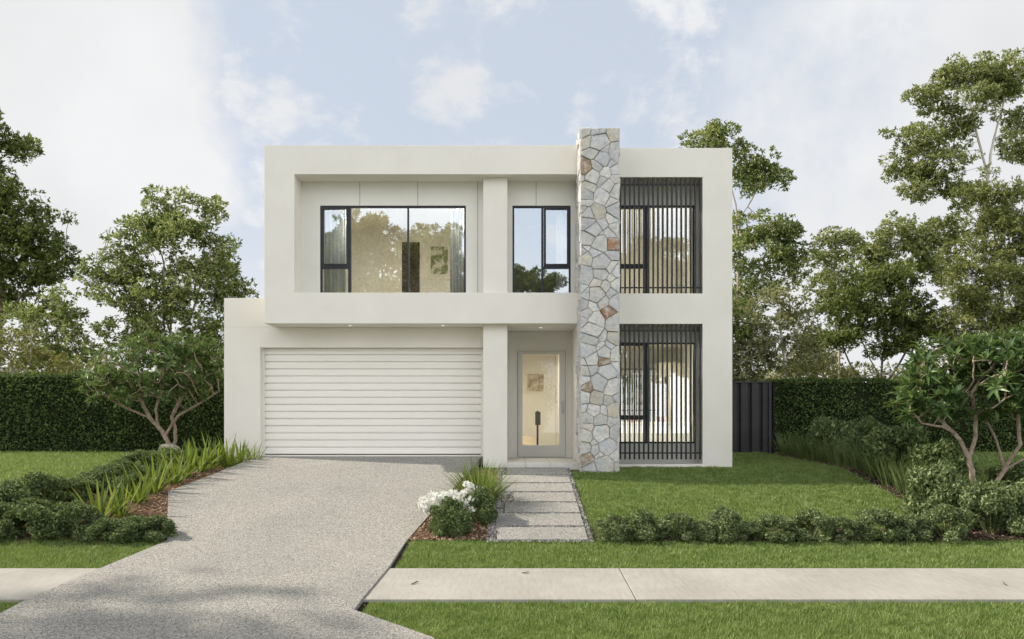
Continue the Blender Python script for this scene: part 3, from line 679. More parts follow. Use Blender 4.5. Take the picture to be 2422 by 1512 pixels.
def skeleton_mesh(name, pos, par, r_tip, power, r_max, sides=7):
    n = len(pos); w = np.zeros(n); kids = [[] for _ in range(n)]
    for i, p in enumerate(par):
        if p >= 0: kids[p].append(i)
    for i in range(n-1, -1, -1):
        w[i] = max(1.0, sum(w[k] for k in kids[i]))
    r = np.minimum(r_tip * w ** power, r_max)
    V = []; F = []
    stack = [(i, None) for i, p in enumerate(par) if p < 0]
    while stack:
        root, fr = stack.pop(); chain = [root] if fr is None else [fr, root]
        cur = root
        while kids[cur]:
            ks = sorted(kids[cur], key=lambda k: -w[k])
            for k in ks[1:]: stack.append((k, cur))
            cur = ks[0]; chain.append(cur)
        if len(chain) < 2: continue
        pts = np.array([pos[i] for i in chain]); rr = np.array([r[i] for i in chain])
        if fr is not None: rr[0] = min(rr[0], rr[1] * 1.25)
        b0 = len(V); u = None
        for i in range(len(chain)):
            t = pts[min(i+1, len(pts)-1)] - pts[max(i-1, 0)]; t = t / max(np.linalg.norm(t), 1e-9)
            if u is None: u = np.cross(t, [0.3, 0.9, 0.2])
            u = u - t * np.dot(u, t); u = u / max(np.linalg.norm(u), 1e-9); v = np.cross(t, u)
            for k in range(sides):
                a = 2 * math.pi * k / sides; V.append(pts[i] + (u * math.cos(a) + v * math.sin(a)) * rr[i])
        for i in range(len(chain)-1):
            for k in range(sides):
                q = (k+1) % sides; F.append((b0+i*sides+k, b0+i*sides+q, b0+(i+1)*sides+q, b0+(i+1)*sides+k))
    return npmesh(name, V, F, 4, smooth=True), w
def tree(name, label, base, clumps, leaf, bark, seed, lsize=0.15, dens=1.0, sub=0.45, trunk=None, r_max=0.3, r_tip=0.012, group=None, aspect=0.42, up=0.5, fill=0.75, zbase=None):
    """base (px, d); clumps (px, py, rx, ry, depth offset) in photo pixels at distance d; turned into metres round the base"""
    rg = np.random.default_rng(seed); px, d = base; s = d / 1884
    bx, by, bz = X(px, d), d - DCAM, gz(d) if zbase is None else zbase
    att = []; P = []; SUBR = []
    for (cx, cy, rx, ry, off) in clumps:
        c = np.array([X(cx, d) - bx, off, Z(cy, d) - bz]); rad = np.array([rx*s, 0.5*(rx+ry)*s, ry*s])
        nsub = max(4, int(7.5 * (rx*ry*s*s) ** 0.75 / sub ** 1.5 * fill))
        k = 0
        while k < nsub:
            q = rg.uniform(-1, 1, 3)
            l = np.linalg.norm(q)
            if l > 1 or l < 0.3: continue
            k += 1; att.append(c + q * rad * (0.95 if rg.uniform() < 0.8 else 1.3))
    att = np.array(att)
    if trunk is None:
        h = np.percentile(att[:, 2], 45); cxm = att[:, 0].mean(); cym = att[:, 1].mean()
        n = 7; start = [((cxm*0.6*(i/n)**1.5 + rg.normal()*0.04*(i > 0), cym*0.6*(i/n)**1.5, h*i/n - 0.1), i-1) for i in range(n)]
    else:
        start = []; off0 = 0
        for poly in trunk:
            prev = -1; pts = [np.array([X(a, d) - bx, o, Z(b, d) - bz]) for a, b, o in poly]
            if start and len(poly[0]) == 3 and np.linalg.norm(pts[0] - np.array(start[0][0])) > 0.01:
                prev = int(np.argmin([np.linalg.norm(np.array(p) - pts[0]) for p, _ in start]))
            for i in range(len(pts)-1):
                m = max(2, int(np.linalg.norm(pts[i+1]-pts[i]) / 0.35))
                for q in range(m):
                    if i == 0 and q == 0 and prev >= 0: continue
                    start.append((tuple(pts[i] + (pts[i+1]-pts[i]) * q / m + rg.normal(size=3)*0.015), prev)); prev = len(start)-1
            start.append((tuple(pts[-1]), prev))
    pos, par = colonize(rg, att, start, 0.32, 0.40)
    me, w = skeleton_mesh('trunk', pos, par, r_tip, 0.46, r_max)
    root = empty(name, (bx, by, bz)); tag(root, label, 'tree', group)
    link('trunk', me, bark, root)
    # twigs of leaves round every attractor
    PP = []; AX = []
    for a in att:
        R_ = sub * rg.uniform(0.45, 1.2); n = int(33 * dens * (R_/0.45)**2 * rg.uniform(0.5, 1.15))
        q = unit(rg.normal(size=(n, 3))) * (rg.uniform(0.15, 1, (n, 1)) ** 0.45) * R_ * np.array([1.15, 1.15, 0.72])
        tw = a + q
        m = 7
        di = unit(rg.normal(size=(n, m, 3)) + unit(q)[:, None] * 0.9 + np.array([0, 0, 0.35]))
        PP.append((tw[:, None] + di * lsize * rg.uniform(0.4, 1.0, (n, m, 1))).reshape(-1, 3)); AX.append(di.reshape(-1, 3))
    PP = np.concatenate(PP)
    V, F = leaves(rg, PP, lsize * 1.15, aspect * 0.9, up, axis=2.2 * np.concatenate(AX))
    link('crown', npmesh('crown', V, F, 4), leaf, root)
    return root
NL = [0]
# ------------------------------------------------------------------ trees behind the hedge, left
tree('broadleaf_tree', 'tall dark broadleaf tree at the far left edge, its crown cut by the frame', (20, 33), 
     [(-10, 350, 78, 50, 0), (28, 345, 34, 28, .3), (-25, 430, 70, 45, .4), (20, 470, 60, 36, -.3), (75, 520, 78, 45, 0), (20, 560, 80, 50, .3), (110, 570, 60, 42, -.2), (80, 630, 100, 45, 0), (140, 625, 50, 36, .2), (10, 650, 80, 46, .2), (40, 715, 95, 40, 0), (-60, 560, 90, 160, 0), (-20, 275, 20, 18, 0)],
     M['leaf_dark'], M['bark_dark'], 11, 0.15, 1.0, 0.42, trunk=[[(-10, 1060, 0), (-5, 850, 0), (5, 700, 0), (-8, 520, 0)], [(0, 760, 0), (60, 680, .2), (110, 600, 0)]], r_max=0.26)
tree('broadleaf_tree', 'dense round-topped green tree between the far left tree and the garage', (390, 31),
     [(425, 485, 48, 36, 0), (478, 500, 30, 30, .2), (375, 520, 55, 34, 0), (310, 560, 62, 36, .1), (420, 560, 90, 50, -.3), (500, 590, 62, 50, 0), (290, 625, 66, 46, 0), (390, 640, 100, 56, .5), (500, 670, 68, 52, 0), (260, 690, 58, 46, .2), (360, 720, 90, 55, -.3), (470, 750, 90, 56, 0), (560, 690, 36, 26, 0), (300, 780, 80, 50, .3), (420, 820, 100, 50, 0), (500, 840, 60, 50, .3), (240, 640, 34, 26, 0)],
     M['leaf_mid'], M['bark_grey'], 12, 0.145, 1.0, 0.42, trunk=[[(395, 1060, 0), (398, 900, 0), (405, 760, 0), (420, 620, 0)], [(397, 880, 0), (340, 760, .2), (310, 640, 0)], [(399, 850, 0), (460, 740, -.2), (490, 620, 0)], [(397, 880, 0), (375, 740, .4), (380, 620, .3)]], r_max=0.2)
tree('broadleaf_tree', 'lower mid-green tree above the left hedge, left of the dense round-topped one', (150, 28.5),
     [(60, 760, 60, 40, 0), (130, 740, 46, 40, .2), (190, 770, 50, 42, 0), (100, 820, 80, 40, .2), (10, 780, 60, 50, 0), (200, 830, 50, 36, 0), (-40, 830, 60, 40, 0)],
     M['leaf_mid'], M['bark_grey'], 13, 0.13, 0.9, 0.36, r_max=0.14)
tree('flowering_shrub_tree', 'low yellow-green bushy tree just over the far left of the hedge', (40, 27),
     [(30, 800, 56, 32, 0), (90, 850, 50, 26, .2), (0, 860, 60, 30, 0), (-60, 830, 50, 40, 0)], M['leaf_gold'], M['bark_grey'], 14, 0.11, 0.9, 0.32, r_max=0.1)
tree('flowering_shrub_tree', 'low golden bushy tree peeping over the hedge beside the small gnarled tree', (220, 26.5),
     [(180, 865, 46, 18, 0), (250, 872, 50, 16, .2), (150, 880, 40, 14, 0)], M['leaf_gold'], M['bark_grey'], 15, 0.10, 0.9, 0.28, r_max=0.08)
# ------------------------------------------------------------------ trees behind the house and hedge, right
tree('gum_tree', 'gum tree rising behind the right end of the house roof', (1770, 34),
     [(1660, 335, 50, 36, 0), (1705, 322, 44, 30, .2), (1740, 345, 20, 16, 0), (1775, 385, 42, 32, 0), (1810, 420, 42, 36, .2), (1770, 440, 40, 26, 0), (1790, 540, 75, 40, 0), (1850, 545, 44, 42, .2), (1770, 600, 70, 46, -.2), (1850, 630, 62, 42, 0), (1780, 690, 70, 50, .2), (1740, 760, 60, 60, 0), (1880, 600, 34, 34, 0)],
     M['leaf_mid'], M['bark_grey'], 16, 0.155, 1.0, 0.42, trunk=[[(1745, 1060, 0), (1742, 800, 0), (1748, 600, 0), (1740, 480, 0), (1700, 350, 0)], [(1747, 520, 0), (1780, 470, .1), (1810, 420, .1)], [(1744, 720, 0), (1800, 640, .1), (1850, 580, 0)]], r_max=0.22)
tree('gum_tree', 'tallest pale-barked gum tree at the right, its open crown against the sky', (2300, 38),
     [(2290, 180, 74, 40, 0), (2360, 190, 60, 36, .3), (2240, 200, 46, 36, 0), (2180, 230, 36, 24, 0), (2300, 250, 80, 32, -.3), (2420, 190, 60, 50, 0), (2260, 300, 56, 30, .2), (2190, 330, 70, 36, 0), (2150, 380, 62, 40, .2), (2230, 390, 72, 44, 0), (2420, 350, 44, 40, 0), (2190, 440, 56, 26, .2), (2280, 470, 56, 40, 0), (2240, 540, 66, 40, .3), (2120, 560, 62, 46, 0), (2080, 600, 46, 40, .2), (2170, 610, 60, 40, 0), (2210, 640, 46, 30, 0), (2440, 280, 50, 40, 0)],
     M['leaf_gum'], M['bark_pale'], 17, 0.155, 1.15, 0.42, trunk=[[(2345, 1060, 0), (2340, 760, 0), (2325, 560, 0), (2335, 420, 0), (2350, 330, 0), (2375, 240, 0)], [(2336, 410, 0), (2320, 330, .2), (2300, 240, .2)], [(2330, 540, 0), (2290, 500, .1), (2210, 430, 0)], [(2338, 720, 0), (2250, 670, .2), (2150, 590, 0)], [(2350, 330, 0), (2400, 300, .2), (2440, 280, 0)]], r_max=0.24)
tree('gum_tree', 'smaller gum tree with a thin top in the gap right of the house', (1985, 36),
     [(1965, 565, 36, 22, 0), (2010, 575, 34, 24, .2), (1940, 610, 36, 26, 0), (2000, 625, 52, 34, .2), (1955, 670, 50, 34, 0), (2040, 660, 44, 34, 0), (1990, 720, 60, 40, 0)],
     M['leaf_gum'], M['bark_grey'], 18, 0.14, 0.85, 0.36, r_max=0.15)
tree('spreading_tree', 'dark green tree with a dense flat-layered crown on many stems behind the right hedge', (2080, 30),
     [(2060, 670, 80, 40, 0), (2130, 680, 60, 36, .2), (2000, 730, 66, 40, 0), (2090, 735, 100, 46, -.3), (2170, 740, 60, 46, 0), (1985, 790, 66, 30, .2), (2070, 800, 90, 34, 0), (2160, 800, 66, 36, .2), (2210, 770, 34, 30, 0), (1960, 810, 34, 20, 0)],
     M['leaf_dark'], M['bark_dark'], 19, 0.12, 1.75, 0.36, trunk=[[(2080, 1062, 0), (2082, 930, 0), (2078, 890, 0), (2040, 810, 0)], [(2082, 930, 0), (2090, 850, .1), (2100, 780, 0)], [(2082, 930, 0), (2130, 860, .1), (2165, 790, 0)], [(2082, 930, 0), (2020, 870, .2), (1990, 810, 0)]], r_max=0.16)
tree('olive_tree', 'pale olive-green feathery tree at the right edge in front of the tall gum', (2370, 28.5),
     [(2350, 450, 60, 34, 0), (2400, 480, 60, 40, .2), (2330, 520, 56, 36, 0), (2390, 560, 70, 46, 0), (2300, 600, 62, 46, .2), (2380, 640, 80, 50, 0), (2280, 680, 56, 50, 0), (2340, 730, 80, 46, .2), (2420, 740, 60, 60, 0), (2260, 760, 50, 46, 0), (2340, 800, 80, 36, 0), (2440, 620, 50, 100, 0)],
     M['leaf_lime'], M['bark_pale'], 20, 0.135, 1.7, 0.38, trunk=[[(2400, 1060, 0), (2395, 860, 0), (2370, 720, 0), (2360, 580, 0)], [(2396, 840, 0), (2420, 700, .2), (2400, 560, .1)], [(2396, 850, 0), (2330, 760, .1), (2300, 660, 0)]], r_max=0.14, aspect=0.3)
tree('olive_tree', 'yellow-green open tree with a pale trunk just over the hedge beside the fence', (1858, 28),
     [(1840, 710, 46, 28, 0), (1890, 740, 50, 34, .2), (1800, 760, 50, 40, 0), (1850, 790, 62, 36, 0), (1910, 810, 46, 34, .2), (1780, 830, 50, 40, 0), (1840, 850, 56, 34, 0), (1920, 860, 50, 26, 0), (1770, 880, 46, 24, .2)],
     M['leaf_pale'], M['bark_pale'], 21, 0.115, 1.2, 0.36, trunk=[[(1862, 1060, 0), (1860, 880, 0), (1848, 800, 0), (1845, 730, 0)], [(1858, 860, 0), (1895, 790, .1), (1905, 750, 0)]], r_max=0.12)
tree('flowering_shrub_tree', 'low golden bushy tree behind the right hedge under the dark spreading tree', (2010, 27),
     [(1960, 880, 50, 20, 0), (2040, 882, 50, 18, .2), (2120, 880, 56, 20, 0), (1900, 885, 40, 18, 0), (2180, 870, 40, 24, 0)], M['leaf_gold'], M['bark_grey'], 22, 0.10, 0.9, 0.28, r_max=0.08)
tree('broadleaf_tree', 'mid-green tree low at the right edge behind the frangipani', (2320, 27.5),
     [(2240, 830, 50, 40, 0), (2310, 850, 60, 40, .2), (2390, 840, 60, 40, 0), (2460, 850, 50, 40, 0)], M['leaf_mid'], M['bark_grey'], 23, 0.12, 0.9, 0.36, r_max=0.12)
tree('broadleaf_tree', 'shaded dark tree in the slit between the house corner and the yellow-green tree', (1745, 29),
     [(1740, 790, 34, 50, 0), (1735, 870, 36, 50, 0), (1700, 820, 50, 90, 0)], M['leaf_dark'], M['bark_dark'], 24, 0.12, 0.9, 0.34, r_max=0.1)

def far_wood():
    rg = np.random.default_rng(77); P = []
    for x0, x1 in ((-34, -7.5), (8.5, 36)):
        for k in range(230):
            x = rg.uniform(x0, x1); top = 3.3 + 1.3*math.sin(x*0.7)*math.sin(x*0.23+1) + rg.uniform(-0.6, 0.7); r = rg.uniform(0.6, 1.2)
            c = np.array([x, 25 + rg.uniform(-1.5, 1.5), rg.uniform(0.3, 1.0)*top]); n = 190
            P.append(c + unit(rg.normal(size=(n, 3)))*(rg.uniform(0.1, 1, (n, 1))**0.5)*r*np.array([1, 1, 0.8]))
    V, F = leaves(rg, np.concatenate(P), 0.20, 0.5, 0.4)
    o = link('far_wood', npmesh('far_wood', V, F, 4), M['leaf_pale']); tag(o, 'pale green mass of far bushes behind both hedges', 'woods', kind='stuff')
far_wood()
def screen_bushes():  # unseen bushes added to hide bright sky in the upstairs reflections
    rg = np.random.default_rng(78); P = []
    for k in range(430):
        x = rg.uniform(-26, 3); c = np.array([x, -52 + rg.uniform(-1.5, 1.5), -1.7 + rg.uniform(0.1, 1.0)*(16.0 if x < -5 else 7.0)]); n = 130
        P.append(c + unit(rg.normal(size=(n, 3)))*(rg.uniform(0.1, 1, (n, 1))**0.5)*rg.uniform(0.9, 1.7))
    V, F = leaves(rg, np.concatenate(P), 0.34, 0.5, 0.4)
    o = link('far_wood', npmesh('far_wood', V, F, 4), M['leaf_gum']); tag(o, 'mass of bushes added across the street to darken the upstairs reflection', 'woods', kind='stuff')
screen_bushes()
# trees across the street (seen mirrored in the upstairs glass) and the street tree whose shade falls on the drive
def plain_tree(name, label, x, y, h, w, leaf, bark, seed, group=None, dens=0.55):
    d = 18.0; s = d/1884   # unit scale only; moved to its place afterwards
    rg = random.Random(seed); cl = []
    for k in range(9):
        a = rg.uniform(0, 6.28); r = rg.uniform(0.15, 0.8)
        hh = rg.uniform(0.45, 0.92); ww = w * (1.15 - abs(hh-0.6)*1.1) * 0.34
        cl.append((1211 + math.cos(a)*r*w*0.5/s, 970 - (h*hh + gz(d) - EYE)/s, ww/s, ww*0.72/s, math.sin(a)*r*w*0.5))
    t = tree(name, label, (1211, d), cl, leaf, bark, seed, 0.26, dens, 0.7, r_max=0.25, group=group)
    t.location = (x, y, gz(y + DCAM)); return t
for i, (x, y, h, w, lf) in enumerate([(-18, -47, 16, 10, 'leaf_gum'), (-12.2, -45, 20.5, 8, 'leaf_mid'), (-6.6, -46, 20, 7, 'leaf_gum'), (1.8, -48, 16, 5, 'leaf_mid'), (13, -46, 17, 10, 'leaf_gum')]):
    plain_tree('street_tree', ['round gum tree across the street, far end', 'tallest leafy tree across the street, mirrored in the upstairs glass', 'wide gum tree across the street beside the tallest one', 'short leafy tree across the street facing the front door', 'gum tree across the street facing the right wing'][i], x, y, h, w, M[lf], M['bark_grey'], 40+i, 'trees across the street')
plain_tree('street_tree', 'tall thin-crowned street tree far left, its shade falling on the near end of the drive', -24.4, -6.6, 18.6, 6.0, M['leaf_mid'], M['bark_grey'], 47, dens=0.13)

# ------------------------------------------------------------------ hedges and fence
def hedge(label, x0, x1, d, depth, z0, z1, seed):
    rg = np.random.default_rng(seed); w = x1-x0; h = z1-z0
    root = empty('hedge', ((x0+x1)/2, d-DCAM+depth/2, z0)); tag(root, label, 'hedge')
    n = int(w*h*520); P = np.stack([rg.uniform(-w/2, w/2, n), -depth/2 + np.abs(rg.normal(0, 0.05, n)) - 0.02, rg.uniform(0, h, n)], 1)
    n2 = int(w*depth*500); P2 = np.stack([rg.uniform(-w/2, w/2, n2), rg.uniform(-depth/2, depth/2, n2), h - np.abs(rg.normal(0, 0.04, n2)) + 0.02], 1)
    n3 = int(depth*h*420); P3 = np.stack([np.where(rg.uniform(size=n3) < 0.5, -w/2, w/2), rg.uniform(-depth/2, depth/2, n3), rg.uniform(0, h, n3)], 1)
    P = np.concatenate([P, P2, P3])
    bump = 0.05*np.sin(P[:, 0]*2.3+seed)+0.04*np.sin(P[:, 0]*5.1+P[:, 2]*3.0)+0.03*np.sin(P[:, 2]*6.3+P[:, 0]); P[:, 1] += bump; P[:, 2] += 0.03*np.sin(P[:, 0]*3.7)+0.02*np.sin(P[:, 0]*9.1)
    V, F = leaves(rg, P, 0.085, 0.55, 0.25)
    link('foliage', npmesh('foliage', V, F, 4), M['leaf_hedge'], root)
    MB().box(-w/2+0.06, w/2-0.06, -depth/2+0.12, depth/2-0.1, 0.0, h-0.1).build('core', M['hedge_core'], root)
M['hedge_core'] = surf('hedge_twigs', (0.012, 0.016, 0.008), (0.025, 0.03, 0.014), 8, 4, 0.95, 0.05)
hedge('long clipped dark hedge along the back of the left lawn', -19.5, -7.2, 24.0, 1.1, -0.22, 2.17, 1)
hedge('clipped dark hedge beside the charcoal fence, behind the right garden bed', 7.78, 19.5, 23.8, 1.1, -0.25, 2.0, 2)
fr = empty('fence', (6.4, 5.4, -0.25)); tag(fr, 'charcoal corrugated steel fence between the house and the right hedge', 'fence')
m = MB(); prof = []; x = -1.55
while x < 1.10:
    prof += [(x, 0), (x+0.16, 0), (x+0.20, 0.07), (x+0.24, 0.07), (x+0.28, 0)]; x += 0.32
for (a, b) in prof: m.v += [(a, b, 0.02), (a, b, 2.12)]
for i in range(len(prof)-1): m.f.append((2*i, 2*i+2, 2*i+3, 2*i+1))
o = m.build('panel', M['fence'], fr); o.modifiers.new('sheet', 'SOLIDIFY').thickness = 0.004
MB().box(-1.56, 1.22, -0.03, 0.10, 2.12, 2.17).build('top_rail', M['fence'], fr)
for px in (-0.28, 1.17): MB().box(px-0.035, px+0.035, -0.05, -0.008, -0.05, 2.119).build('post', M['fence'], fr)

# ------------------------------------------------------------------ frangipani trees
def frangipani(label, base, zb, stems, domes, seed, ros, lsize, r_max, natt):
    rg = np.random.default_rng(seed); px, d = base; s = d/1884; bx, by = X(px, d), d-DCAM
    att = []
    for (cx, cy, rx, ry, k) in domes:
        c = np.array([X(cx, d)-bx, 0, Z(cy, d)-zb]); rad = np.array([rx*s, 0.9*rx*s, ry*s]); got = 0
        while got < k:
            q = rg.uniform(-1, 1, 3); l = np.linalg.norm(q)
            if l > 1 or l < 0.55 or q[2] < -0.55: continue
            att.append(c + q*rad); got += 1
    att = np.array(att); start = []
    for poly in stems:
        pts = [np.array([X(a, d)-bx, o, Z(b, d)-zb]) for a, b, o in poly]; prev = -1
        if start:
            dd = [np.linalg.norm(np.array(p)-pts[0]) for p, _ in start]
            if min(dd) < 0.12: prev = int(np.argmin(dd))
        for i in range(len(pts)-1):
            m = max(2, int(np.linalg.norm(pts[i+1]-pts[i])/0.13))
            for q in range(m):
                if i == 0 and q == 0 and prev >= 0: continue
                start.append((tuple(pts[i]+(pts[i+1]-pts[i])*q/m + rg.normal(size=3)*0.008), prev)); prev = len(start)-1
        start.append((tuple(pts[-1]), prev))
    pos, par = colonize(rg, att, start, 0.14, 0.17)
    me, w = skeleton_mesh('trunk', pos, par, 0.010, 0.40, r_max, 8)
    root = empty('frangipani_tree', (bx, by, zb)); tag(root, label, 'tree')
    link('trunk', me, M['bark_plum'], root)
    # a rosette of long leaves on every tip
    kid = set(par); tips = [i for i in range(len(pos)) if i not in kid]
    V = []; F = []
    sites = [(pos[i], unit(pos[i]-pos[par[i]])) for i in tips if par[i] >= 0]
    while len(sites) < ros:
        a = att[rg.integers(len(att))]; sites.append((a + rg.normal(size=3)*0.08, unit(np.array([a[0]*0.3, a[1]*0.3, 1.0]))))
    for p, dr in sites:
        dr = unit(dr + np.array([0, 0, 0.8])); u = unit(np.cross(dr, rg.normal(size=3))); v = np.cross(dr, u)
        n = rg.integers(9, 15)
        for k in range(n):
            a = k*2.4 + rg.uniform(-0.3, 0.3); el = rg.uniform(0.05, 1.1); L = lsize*rg.uniform(0.65, 1.15)
            out = (u*math.cos(a)+v*math.sin(a))*math.cos(el)+dr*math.sin(el)
            side = unit(np.cross(out, dr + 1e-3)); nr = np.cross(side, out); W = L*0.115; b = len(V)
            q1 = p+out*L*0.45; q2 = p+out*L-np.array([0, 0, L*0.16])
            V += [p, q1+side*W+nr*W*0.35, q1-nr*0.0, q1-side*W+nr*W*0.35, q2]
            F += [(b, b+1, b+2), (b, b+2, b+3), (b+1, b+4, b+2), (b+2, b+4, b+3)]
    link('crown', npmesh('crown', V, F, 3), M['leaf_plum'], root)
frangipani('small gnarled frangipani tree in front of the left hedge beside the garage wall', (402, 20.6), Z(1060, 20.6),
           [[(404, 1062, 0), (390, 1030, 0), (375, 1010, 0)], [(404, 1062, 0), (412, 1040, .1), (410, 1015, .1), (402, 985, .1)], [(375, 1010, 0), (345, 985, .05), (300, 965, 0)], [(375, 1010, 0), (372, 970, -.1), (385, 930, -.1)], [(390, 1030, 0), (420, 985, 0), (470, 955, 0)], [(360, 998, 0), (335, 950, 0), (300, 900, .1)], [(470, 955, 0), (515, 925, .1)], [(402, 985, .1), (425, 930, .2), (440, 890, .2)], [(300, 965, 0), (265, 945, -.1)]],
           [(370, 890, 155, 95, 200), (450, 880, 85, 80, 90), (270, 915, 72, 62, 65), (400, 840, 95, 50, 60), (370, 920, 130, 50, 60)], 3, 980, 0.20, 0.058, 0)
frangipani('spreading frangipani tree with pale forked stems at the right edge', (2330, 15.0), Z(1185, 15.0),
           [[(2332, 1188, 0), (2300, 1130, 0), (2290, 1080, 0), (2270, 1040, 0)], [(2340, 1188, .1), (2365, 1140, .1), (2385, 1110, .1)], [(2290, 1085, 0), (2302, 1030, -.1), (2300, 980, -.1)], [(2270, 1040, 0), (2230, 990, .1), (2200, 960, .1)], [(2385, 1110, .1), (2375, 1050, .2), (2350, 1000, .2)], [(2385, 1110, .1), (2430, 1080, 0), (2480, 1040, 0)], [(2380, 1115, .1), (2405, 1050, -.1), (2400, 990, -.1)], [(2265, 1030, 0), (2215, 1010, -.2), (2170, 1000, -.2), (2145, 975, -.2)], [(2300, 980, -.1), (2290, 930, -.1)]],
           [(2300, 900, 160, 100, 130), (2400, 870, 120, 90, 90), (2200, 960, 80, 55, 50), (2440, 960, 80, 80, 50), (2330, 950, 110, 60, 50)], 4, 560, 0.29, 0.058, 0)
def rock():
    import bmesh
    bm = bmesh.new(); bmesh.ops.create_icosphere(bm, subdivisions=4, radius=1.0); rg = random.Random(5)
    dirs = [Vector((rg.gauss(0, 1), rg.gauss(0, 1), rg.gauss(0, 1))).normalized() for _ in range(14)]
    for v in bm.verts:
        for dr in dirs:
            k = v.co.dot(dr)
            if k > 0.80: v.co -= dr*(k-0.80)
        v.co = Vector((v.co.x*0.27, v.co.y*0.22, v.co.z*0.20))
    me = bpy.data.meshes.new('rock'); bm.to_mesh(me); bm.free()
    for p in me.polygons: p.use_smooth = True
    o = link('garden_rock', me, M['rock'], None, (X(400, 20.0), 2.0, Z(1062, 20.0)-0.02)); tag(o, 'rounded grey boulder at the foot of the left frangipani tree', 'rock')
rock()

# ------------------------------------------------------------------ shrubs, strap plants, tufts, flowers
def shrub_mesh(seed, lsize, n, lump=0.28):
    """unit shrub: about 1 m wide, 0.8 m high"""
    rg = np.random.default_rng(seed); cs = []
    for k in range(34):
        a = rg.uniform(0, 2*math.pi); el = rg.uniform(-0.1, 1.45); r = 0.36*rg.uniform(0.75, 1.1); low = 0.30 if k < 22 else rg.uniform(0.08, 0.2)
        if k >= 22: el = 0.05
        cs.append((r*math.cos(el)*math.cos(a), r*math.cos(el)*math.sin(a), low+r*0.85*math.sin(el)))
    cs = np.array(cs); P = []; A = []
    for c in cs:
        m = n//34; R_ = 0.5*lump*rg.uniform(0.7, 1.2); q = unit(rg.normal(size=(m, 3)))*(rg.uniform(0.2, 1, (m, 1))**0.5)*R_
        P.append(c+q); A.append(unit(q + (c-np.array([0, 0, 0.15]))*1.2 + np.array([0, 0, 0.25])))
    P = np.concatenate(P); A = np.concatenate(A); k = P[:, 2] > 0.0
    P, A = P[k], A[k]
    V, F = leaves(rg, P, lsize, 0.45, 0.35, 0.35, axis=A)
    # twigs from the ground to the clumps
    tv = []; tf = []
    for c in cs:
        b = len(tv); o = np.array([c[0]*0.15, c[1]*0.15, -0.03])
        tv += [o+np.array([0.006, 0, 0]), o-np.array([0.006, 0, 0]), c-np.array([0.003, 0, 0]), c+np.array([0.003, 0, 0])]; tf.append((b, b+1, b+2, b+3))
    V = np.concatenate([V, np.array(tv)]); F = np.concatenate([F, np.array(tf)+len(V)-len(tv)])
    return npmesh('shrub', V, F, 4)
SH = [shrub_mesh(60+i, 0.055, 9500) for i in range(3)]; SHF = [shrub_mesh(70+i, 0.075, 7000, 0.34) for i in range(2)]
def shrub(label, px, d, w, h, mat, group, k=0, fine=True, rot=None):
    me = (SH if fine else SHF)[k % (3 if fine else 2)]
    if me.users and me.materials and me.materials[0] != mat:
        me = me.copy(); me.materials.clear()
    key = (me.name, mat.name)
    o = link('shrub', me, mat, None, (X(px, d), d-DCAM, gz(d)-0.01)); o.scale = (w*1.12, w*1.12, h/0.8*(0.82 if group == g1 else 1.1)); o.rotation_euler = (0, 0, rot if rot is not None else rnd.uniform(0, 6.28))
    tag(o, label, 'shrub', group); return o
g1 = 'shrubs in the left garden bed'; S1 = M['leaf_shrub']; S2 = M['leaf_shrub2']
for i, (px, d, w, h, lab) in enumerate([
    (30, 13.5, 1.15, 1.0, 'big dark shrub cut by the left edge, behind the front ones'), (85, 12.75, 1.0, 0.86, 'broad dark shrub at the left front, standing higher than its neighbour'),
    (165, 12.75, 0.9, 0.80, 'dark rounded shrub in front, below the leftmost strap plant'), (-20, 12.75, 1.0, 0.75, 'dark shrub half cut by the left edge in the front row'),
    (245, 12.68, 0.7, 0.48, 'low shrub filling the dip of the left front row'), (305, 12.68, 0.78, 0.52, 'low round shrub next to the driveway corner'), (365, 12.70, 0.72, 0.52, 'rightmost low shrub touching the driveway corner'),
    (85, 14.3, 1.1, 0.95, 'dark shrub standing against the left lawn, highest of the bed'),
    (190, 15.2, 0.9, 0.55, 'shrub at the lawn edge behind the leftmost strap plant'), (245, 15.9, 0.95, 0.62, 'shrub at the lawn edge, second of the receding row'), (290, 16.5, 0.95, 0.62, 'shrub at the lawn edge, middle of the receding row'),
    (345, 17.4, 1.0, 0.66, 'shrub at the lawn edge just in front of the rock'), (400, 18.3, 1.0, 0.62, 'shrub hiding the foot of the rock'), (455, 19.0, 1.0, 0.55, 'shrub at the far end near the garage wall'), (500, 19.6, 0.9, 0.5, 'last shrub of the bed beside the garage wall'), (310, 15.6, 0.8, 0.5, 'shrub between the lawn-edge row and the strap plants')]):
    shrub(lab, px, d, w, h, S1, g1, i)
g2 = 'low shrubs along the front of the right lawn'
